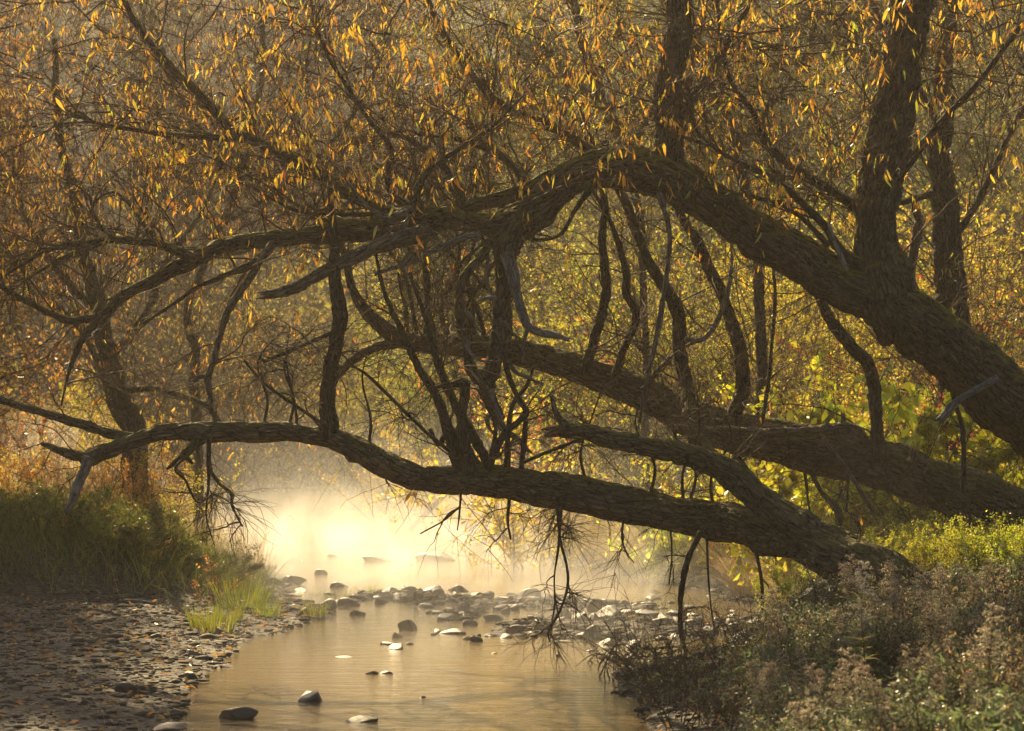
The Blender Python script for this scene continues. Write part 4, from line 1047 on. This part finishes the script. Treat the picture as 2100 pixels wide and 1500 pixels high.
TUS = [grass_proto(620 + i, 420, 0.95, 0.14, 0.0075, STRAW, 0.9, 0.42, 7) for i in range(3)]
for i, (u, Y, s) in enumerate([(985, 42, 1.3), (1040, 40, 1.3), (930, 46, 1.3), (1090, 38.5, 1.2), (1165, 35.5, 1.1), (1225, 33.5, 1.1), (1290, 31.8, 1.2), (1350, 31, 1.1), (870, 52, 1.4), (1010, 43, 1.1), (1130, 37, 1.0), (1260, 33, 0.9), (1330, 32.5, 1.1), (700, 66, 1.5), (620, 68, 1.5), (780, 60, 1.4), (1500, 25.5, .9), (1540, 24.2, .8), (1470, 27, .9), (1590, 23.6, .8), (1400, 30.5, 1.0), (1450, 30, 1.0)]):
    Yr = np.interp(Y, RE[:, 0], RE[:, 1]); x = max((u - 1050) / F * Y, Yr + 0.15)
    place('sedge_tussock', [('blade_tuft', TUS[i % 3])], on_ground(x, Y), rng.uniform(0, 6.28), s,
          'pale arching tussock ' + spot(u) + (', at the water line' if Y < 34 else ', half veiled in mist' if Y < 48 else ', far back in the haze'), 'grass tussock', 'arching pale tussocks on the far bank')
TUF = [grass_proto(630 + i, 130, 0.30, 0.13, 0.008, LIME, 0.5, 0.2, 4) for i in range(3)]
tufts = [(498, 25.0, 1.3, 'tallest bright green grass tuft on the gravel bar beside the red weed'), (445, 22.3, 1.0, 'bright green tuft beside the round dark boulder at the water edge'),
         (420, 22.6, 0.9, 'thin green tuft left of the round dark boulder'), (548, 23.9, 0.75, 'low wide lime tuft in the middle of the gravel bar'), (645, 24.3, 0.7, 'small lime tuft at the tip of the gravel bar'),
         (700, 27.6, 0.8, 'hazy lime tuft on the spit nearest the riffle'), (640, 27.8, 0.7, 'hazy lime tuft left on the spit'), (755, 27.9, 0.7, 'hazy lime tuft where the spit meets the cobbles'), (470, 23.4, 0.8, 'green tuft below the red weed')]
for i, (u, Y, s, lab) in enumerate(tufts):
    for q in range(1):
        place('grass_tuft', [('blade_tuft', TUF[i % 3])], px_ground(u, Y), rng.uniform(0, 6.28), (s * 1.3, s * 1.3, s), lab, 'grass tuft', 'lime grass tufts on the gravel bar')
# red weed on the bar
RW = shrub_proto(640, 0.62, 0.4, 9, 90, 420, [(0.36, 0.13, 0.06, 3), (0.50, 0.22, 0.07, 2), (0.42, 0.30, 0.06, 1)], (0.018, 0.035), 0.5)
place('dock_weed', [('stem', RW[0]), ('foliage', RW[1])], px_ground(442, 25.1), 0, 1.0, 'reddish brown weed standing on the gravel bar in front of the grassy mound', 'weed', None)
GW = shrub_proto(641, 0.5, 0.4, 8, 70, 420, [(0.42, 0.34, 0.04, 3), (0.55, 0.36, 0.04, 2)], (0.03, 0.06), 0.35)
for u, Y, s, lab in ((255, 26.6, 1.2, 'yellow sprig on top of the green mound, left one'), (310, 27.0, 1.0, 'small yellow-green sprig on the crest of the mound, right one'), (140, 26.6, 1.3, 'golden sprig on the mound near the left edge'), (320, 25.9, .7, 'green sprig low on the front of the mound')):
    place('sprig', [('stem', GW[0]), ('foliage', GW[1])], px_ground(u, Y, 0.1), rng.uniform(0, 6), s, lab, 'weed', 'sprigs on the mound')
# pale flat seed heads on the meadow at the left
WH = [seedhead_proto(650 + i, 0.9, [(0.62, 0.55, 0.44, 3), (0.5, 0.42, 0.32, 2)], STRAW, 20, 0.9) for i in range(2)]
for i in range(34):
    u = rng.uniform(40, 460); Y = rng.uniform(30, 40)
    st, lf, pl = WH[i % 2]
    place('seedhead_plant', [('stem', st), ('leaf_whorl', lf), ('plume', pl)], px_ground(u, Y), rng.uniform(0, 6.28), rng.uniform(0.8, 1.3), 'one of the pale fluffy seed heads behind the green mound', 'weed', 'pale seed heads behind the mound')

# frosted weeds filling the near right bank
SD = [seedhead_proto(660 + i, 0.75, GREY, FROST, 54, 1.1) for i in range(4)]
SD += [seedhead_proto(690 + i, 0.95, GREY, FROST, 60, 1.8) for i in range(2)]
FW = [shrub_proto(670 + i, 0.62, 0.55, 12, 150, 1700, FROST, (0.018, 0.045), 0.28, 'long') for i in range(2)]
FW.append(shrub_proto(675, 0.6, 0.5, 12, 120, 1000, [(0.11, 0.145, 0.06, 4), (0.16, 0.19, 0.08, 3), (0.25, 0.24, 0.08, 1)], (0.035, 0.075), 0.24, 'long'))
FW.append(shrub_proto(676, 0.7, 0.4, 9, 130, 420, [(0.30, 0.19, 0.08, 3), (0.20, 0.13, 0.07, 3), (0.42, 0.33, 0.2, 1)], (0.018, 0.04), 0.35, 'long'))
st, lf, pl = seedhead_proto(699, 1.0, [(0.58, 0.5, 0.4, 3), (0.66, 0.58, 0.47, 2), (0.4, 0.32, 0.24, 2)], [(0.36, 0.33, 0.10, 2), (0.42, 0.34, 0.16, 2)], 40, 1.7)  # tints paler than its neighbours, painting sunlight onto this plume
place('goldenrod', [('stem', st), ('leaf_whorl', lf), ('plume', pl)], px_ground(1772, 14.3), 0.4, (0.85, 0.85, 0.88), 'tall sunlit goldenrod plume gone to seed, standing above the frosted weeds', 'weed', None)
for i in range(400):
    Y = 10.6 + 7.8 * rng.uniform(0, 1) ** 0.9
    lo = np.interp(Y, [10.6, 14, 16, 18.4], [1330, 1400, 1500, 1620])
    u = lo + (rng.uniform(0, 1) ** 0.8) * ((2300 if i < 330 else 2900) - lo)
    g0 = px_ground(u, Y)
    if g0[2] < 0.06: continue
    if abs(u - 1775) < 110 and Y < 14.7 and Y > 12.6: continue
    where = ('left of' if u < 1700 else 'right of' if u > 1850 else 'below') + ' the tall plume' if u < 2000 else 'at the right edge'
    where += (', tall' if i % 4 == 0 else ', low' if i % 4 == 1 else '') + ', ' + ('nearest the water' if u < 1450 else 'in the front' if Y < 13 else 'in the middle' if Y < 15.5 else 'towards the trunk root')
    if i % 10 < 3:
        a, b, c = SD[(i // 2) % 6]
        place('goldenrod', [('stem', a), ('leaf_whorl', b), ('plume', c)], g0, rng.uniform(0, 6.28), rng.uniform(0.45, 0.82), 'grey-plumed goldenrod, ' + where, 'weed', 'frosted goldenrods on the near bank')
    else:
        a, b = FW[i % 7 % len(FW)]
        place('frosted_weed', [('stem', a), ('foliage', b)], g0, rng.uniform(0, 6.28), rng.uniform(0.6, 0.95), 'frosted weed on the near bank, ' + where, 'weed', 'frosted weeds on the near bank')
# sunlit green herbs under the fallen trunks at the right
for i in range(62):
    Y = rng.uniform(18.8, 23.5); u = rng.uniform(1600 if Y > 20 else 1780, 2250) if i < 46 else rng.uniform(2250, 2900)
    g0 = px_ground(u, Y)
    if g0[2] < 0.15: continue
    ms = SH['green'][i % 3]
    place('herb', [('stem', ms[0]), ('foliage', ms[1])], g0, rng.uniform(0, 6.28), rng.uniform(0.26, 0.44), 'sunlit yellow-green herb between the fallen trunks, ' + ('beside the roots' if u < 1760 else 'below the torn slab' if u < 1900 else 'at the right edge') + (', front row' if Y < 20.3 else ', middle row' if Y < 22 else ', back row'), 'weed', 'sunlit herbs under the fallen trunks')
# thin dry weeds at the creek edge, lower middle
DW = [shrub_proto(680 + i, 0.75, 0.5, 9, 90, 260, FROST, (0.015, 0.035), 0.35) for i in range(2)]
for i, (u, Y) in enumerate([(1385, 17.5), (1420, 17.0), (1340, 17.6), (1460, 17.2), (1300, 17.9), (1500, 16.8), (1540, 17.0), (1265, 18.4), (1440, 16.2), (1360, 16.6), (1480, 18.2), (1525, 18.4), (1560, 17.8), (1400, 18.3), (1330, 16.2), (1510, 15.6), (1450, 15.2), (1380, 15.3), (1570, 16.4), (1320, 18.6)]):
    a, b = DW[i % 2]
    place('dry_weed', [('stem', a), ('foliage', b)], px_ground(u, Y), rng.uniform(0, 6.28), rng.uniform(0.7, 1.05), 'thin dry weed at the water edge ' + spot(u) + (', nearer' if Y < 17.1 else ', further back'), 'weed', 'dry weeds at the near water edge')

# ------------------------------------------------------------------ stones
def ico(sub=2):
    import bmesh
    bm = bmesh.new(); bmesh.ops.create_icosphere(bm, subdivisions=sub, radius=1.0)
    V = np.array([v.co[:] for v in bm.verts]); T = np.array([[v.index for v in f.verts] for f in bm.faces]); bm.free()
    return V, T
IV, IT = ico(3); IV2, IT2 = ico(1)
def rock_mesh(seed, flat=0.55, cuts=9):
    R = np.random.default_rng(seed)
    V = IV.copy() * np.array([1.0, R.uniform(.6, .9), flat * R.uniform(.85, 1.2)])
    for _ in range(cuts):        # split faces
        nrm = unit(R.normal(0, 1, 3)[None])[0]; o = R.uniform(0.35, 0.72)
        s = V @ nrm - o * (0.55 + 0.45 * abs(nrm[0]))
        V = V - np.clip(s, 0, None)[:, None] * nrm
    V = V * (1 + 0.10 * fbm(V * 2.4 + seed, seed, 3)[:, None])
    return make_mesh('stone', V, [IT], M_STONE, None, False)
ROCKS = [rock_mesh(700 + i, f) for i, f in enumerate((.5, .6, .45, .7, .35, .55, .8, .4))]
big = [ # u, v of the waterline centre, width px, height factor, mesh, label
 (840, 1292, 62, 1.5, 0, 'dark angular stone standing in the shallows, left of the flat slabs'),
 (815, 1308, 34, 1.2, 1, 'small squarish stone just left of the lying pair of boulders'),
 (843, 1322, 34, 1.0, 5, 'rounded stone at the front of the small stone pile'),
 (795, 1322, 60, 0.7, 4, 'low flat wet stone at the front of the stone pile'),
 (1005, 1305, 84, 0.55, 3, 'wide blocky slab in the middle of the shallow water'),
 (935, 1300, 80, 0.8, 7, 'sloping wedge-shaped slab left of the blocky slab'),
 (1035, 1258, 26, 1.7, 6, 'upright rounded stone at the top of the riffle'),
 (1020, 1272, 80, 0.7, 0, 'broad hump-backed boulder in the riffle'),
 (960, 1282, 60, 1.0, 2, 'craggy dark stone left of the hump-backed boulder'),
 (1100, 1278, 50, 1.1, 5, 'pointed stone right of the hump-backed boulder'),
 (1215, 1312, 52, 1.5, 6, 'pale domed stone by the near right bank'),
 (1240, 1280, 95, 1.0, 1, 'large dark boulder among the cobbles at the right'),
 (950, 1268, 26, 1.3, 7, 'small tilted stone at the left of the riffle'),
 (880, 1258, 40, 1.0, 2, 'dark stone where the gravel spit meets the water'),
 (735, 1262, 44, 1.0, 1, 'stone at the left end of the riffle'),
 (1010, 1340, 30, 0.8, 7, 'little dark stone alone in the near pool'),
 (450, 1310, 46, 1.5, 3, 'round dark boulder half in the water at the gravel bar'),
 (625, 1268, 40, 1.2, 0, 'dark stone at the tip of the gravel bar beside the lime tuft'),
 (780, 1152, 95, 0.55, 4, 'long low slab veiled in mist in the far pool'),
 (905, 1150, 110, 0.75, 7, 'big slanting rock rising out of the mist at the far bank'),
 (655, 1178, 54, 1.0, 2, 'dark stone in the bright mist, left side of the far pool'),
 (625, 1192, 28, 0.9, 5, 'small dark stone in the mist near the left bank'),
 (682, 1142, 30, 0.8, 1, 'tiny pale stone further back in the bright mist'),
 (620, 1150, 30, 0.8, 3, 'little stone pair in the bright mist'),
 (595, 1065, 40, 1.0, 5, 'faint rounded stone deep in the mist'),
 (1150, 1310, 40, 0.9, 0, 'flat brown stone left of the pale domed stone'),
 (500, 1250, 46, 0.4, 4, 'flat pale slab lying on the gravel bar'),
 (705, 1348, 70, 0.35, 4, 'dark slab barely above the water at the bottom'),
]
for u, v, w, hf, mi, lab in big:
    Y = CAMH * F / (v - VH)
    s = w * 0.5 * Y / F
    p = np.array([(u - 1050) / F * Y, Y, 0.0]); gz = float(ground_z(p[:1], p[1:2])[0])
    o = link('stone', ROCKS[mi], loc=(p[0], p[1], max(gz, -0.02) + s * 0.08 * hf))
    o.scale = (s, s * rng.uniform(.8, 1.1), s * hf)
    o.rotation_euler = (rng.uniform(-.12, .12), rng.uniform(-.15, .15), rng.uniform(-.5, .5) + (math.pi if rng.random() < .5 else 0))
    tag(o, lab, 'stone', 'stones in the creek')
cnt = 0
while cnt < 255:
    y = rng.uniform(14.8, 29.6); x = rng.uniform(-3.4, 3.0)
    z = float(ground_z(np.array([x]), np.array([y]))[0])
    m = float(riffle(np.array([x]), np.array([y]))[0])
    if rng.random() > max(m, 0.10 if z > -0.04 else 0.05 if y < 20 else 0.02): continue
    if z > 0.2: continue
    s = min(rng.gamma(2.2, 0.036) + 0.03, 0.19)
    o = link('stone', ROCKS[rng.integers(8)], loc=(x, y, max(z, -0.03) + s * 0.15))
    o.scale = (s * 1.1, s * rng.uniform(.7, 1.1), s * rng.uniform(.45, 0.95)); o.rotation_euler = (rng.normal(0, .2), rng.normal(0, .2), rng.uniform(0, 6.28))
    szw = 'tiny' if s < .06 else 'small' if s < .09 else 'fist-sized' if s < .13 else 'large'
    shp = ('flat', 'rounded', 'thin flat', 'lumpy', 'slab-like', 'blocky', 'humped', 'wedge-shaped')[ROCKS.index(o.data)]
    side = 'left of midstream' if x < -0.9 else 'in midstream' if x < 0.6 else 'near the right bank'
    row = 'in the near pool' if y < 21 else 'below the riffle' if y < 24 else 'in the riffle' if y < 27 else 'at the misty head of the riffle'
    tag(o, f'{szw} {shp} cobble {row}, {side}', 'stone', 'cobbles of the riffle')
    cnt += 1
R = np.random.default_rng(720)
n = 30000
y = R.uniform(15, 30, n); x = R.uniform(-6.5, 3.0, n); z = ground_z(x, y)
ok = (z > -0.06) & (z < 0.26) & ((y < 25.6) | (z < 0.1)); x, y, z = x[ok], y[ok], z[ok]; n = len(x)
s = R.gamma(1.6, 0.0105, n) + 0.005; s = np.where(R.uniform(0, 1, n) < 0.5 * riffle(x, y), s * 1.9 + 0.01, s)
a = R.uniform(0, 6.28, n)
vv = IV2[None] * (1 + R.normal(0, .13, (n, len(IV2), 1))) * (s[:, None] * np.stack([np.ones(n), R.uniform(.5, .95, n), R.uniform(.2, .42, n)], 1))[:, None]
ca, sa = np.cos(a)[:, None], np.sin(a)[:, None]
vv = np.stack([vv[..., 0] * ca - vv[..., 1] * sa, vv[..., 0] * sa + vv[..., 1] * ca, vv[..., 2]], -1) + np.stack([x, y, z + s * .06], 1)[:, None]
T = (IT2[None] + (np.arange(n) * len(IV2))[:, None, None]).reshape(-1, 3)
tag(link('pebbles', make_mesh('pebbles', vv.reshape(-1, 3), [T], M_PEBBLE, None, False)), 'grey pebbles and gravel of the bar and creek bed', 'gravel', kind='stuff')
# fallen leaves and sticks on the bar
n = 6500
y = R.uniform(14, 28, n); x = R.uniform(-6.5, 2.8, n); z = ground_z(x, y); ok = (z > 0.01) & (z < 0.4); x, y, z = x[ok], y[ok], z[ok]; n = len(x)
ln = R.uniform(.03, .08, n)
V, T, tn = kite_leaves(np.stack([x, y, z + .015], 1), unit(rdir(n, R) * np.array([1, 1, .25])), ln, ln * .35, pick(BROWN, n, R), R)
lb = Buf(); lb.add(V, None, T, tint=tn)
tag(link('leaf_litter', lb.mesh('leaf_litter', M_LEAF, False)), 'brown fallen leaves strewn over the gravel bar and bank', 'leaves', kind='stuff')
def stick(ctrl, label, mat=M_DEAD, seed=1, name='stick', cat='stick'):
    C = np.array([[*on_ground(c[0], c[1], c[2]), c[3]] for c in ctrl])
    V, Q, T, st, P, Tn, r = bark_tube(C, 10, 0.02, seed)
    b = C[0, :3]
    o = link(name, make_mesh(name, V - b, [Q, T], mat, {'straight': st}), loc=b)
    return tag(o, label, cat)
stick([(-2.95, 24.1, .05, .018), (-2.7, 24.1, .06, .016), (-2.45, 24.0, .05, .012)], 'pale straight stick lying beside the tall green tuft', seed=801)
stick([(-4.15, 24.4, .04, .02), (-3.95, 24.35, .05, .02), (-3.75, 24.3, .03, .015)], 'pale driftwood piece at the foot of the green mound', seed=802)
stick([(-2.1, 46, .25, .05), (-1.6, 45, .7, .06), (-1.0, 44, 1.1, .05)], 'grey log leaning on the far bank behind the stem cluster', M_SNAG, 803, 'fallen_log', 'log')
# brush pile at the near bank corner
for i in range(26):
    x = rng.uniform(0.65, 1.35); y = rng.uniform(18.6, 19.9); a = rng.uniform(0, 6.28); L = rng.uniform(.2, .5)
    C = np.array([[*on_ground(x, y, rng.uniform(0, .16)), .007], [*on_ground(x + math.cos(a) * L * .5, y + math.sin(a) * L * .5, rng.uniform(.05, .2)), .006], [*on_ground(x + math.cos(a) * L, y + math.sin(a) * L, rng.uniform(0, .16)), .003]])
    V, Q, T, st, P, Tn, r = bark_tube(C, 6, 0.04, 820 + i)
    o = link('stick', make_mesh('stick', V - C[0, :3], [Q, T], M_SNAG, {'straight': st}), loc=C[0, :3])
    tag(o, 'one of the dry sticks tangled in the brush heap at the near water edge', 'stick', 'sticks of the brush heap')

# ------------------------------------------------------------------ air: haze everywhere, mist steaming off the creek
def box(name, a, b):
    a, b = np.array(a, float), np.array(b, float)
    V = np.array([[x, y, z] for x in (a[0], b[0]) for y in (a[1], b[1]) for z in (a[2], b[2])])
    Q = [[0, 1, 3, 2], [4, 6, 7, 5], [0, 4, 5, 1], [2, 3, 7, 6], [0, 2, 6, 4], [1, 5, 7, 3]]
    return link(name, make_mesh(name, V, [np.array(Q)], None, None, False), kind='stuff')
zt = float(GZ.max()) + 16
hz = box('haze', (-430, -130, float(GZ.min()) - 1.0), (430, 640, zt))
k = NT('haze_air')
pv = k.n('VolumePrincipled'); pv.inputs['Color'].default_value = (0.95, 0.91, 0.82, 1); pv.inputs['Density'].default_value = 0.0006; pv.inputs['Anisotropy'].default_value = 0.45
k.l(pv.outputs[0], k.out.inputs['Volume']); hz.data.materials.append(k.m)
tag(hz, 'golden morning haze hanging through the whole wood', 'haze')

ms_ = box('mist', (-10.5, 16, -0.05), (3.8, 78, 2.7))
k = NT('creek_mist')
pos = k.n('NewGeometry').outputs['Position']
sp = k.n('SeparateXYZ'); k.l(pos, sp.inputs[0])
def mr(v, a, b, c, d):
    m = k.n('MapRange', interpolation_type='SMOOTHSTEP'); m.inputs['From Min'].default_value = a; m.inputs['From Max'].default_value = b
    m.inputs['To Min'].default_value = c; m.inputs['To Max'].default_value = d; k.l(v, m.inputs['Value']); return m.outputs[0]
X_, Y_, Z_ = sp.outputs
n1_ = k.noise(k.mapping(pos, (0.75, 0.30, 0.55)), 1.0, 5, 0.66, 1.2)
wisps = mr(n1_, 0.43, 0.63, 0.05, 1.0)
# the steam follows the stream bed: its middle line bends left with distance
xc = k.math('ADD', k.math('MULTIPLY', k.math('SUBTRACT', Y_, 28.0), -0.17), -0.1)
off = k.math('ABSOLUTE', k.math('SUBTRACT', X_, xc))
den = k.math('MULTIPLY', wisps, mr(off, 1.8, 4.4, 1, 0))
den = k.math('MULTIPLY', den, k.math('ADD', mr(Z_, 0.0, 0.95, 0.85, 0), mr(Z_, 0.2, 2.7, 0.2, 0)))
den = k.math('MULTIPLY', den, k.math('ADD', mr(Y_, 23.0, 27.5, 0, 0.7), mr(Y_, 16.0, 20.0, 0, 0.3)))
den = k.math('MULTIPLY', k.math('MULTIPLY', den, mr(Y_, 35.0, 52.0, 1, 0.25)), mr(Y_, 64.0, 73.0, 1, 0))
den = k.math('MULTIPLY', den, 0.135)
pv = k.n('VolumePrincipled'); pv.inputs['Color'].default_value = (0.98, 0.98, 0.97, 1); pv.inputs['Anisotropy'].default_value = 0.45
k.l(den, pv.inputs['Density']); k.l(pv.outputs[0], k.out.inputs['Volume']); ms_.data.materials.append(k.m)
tag(ms_, 'bright sunlit mist steaming off the creek', 'mist')
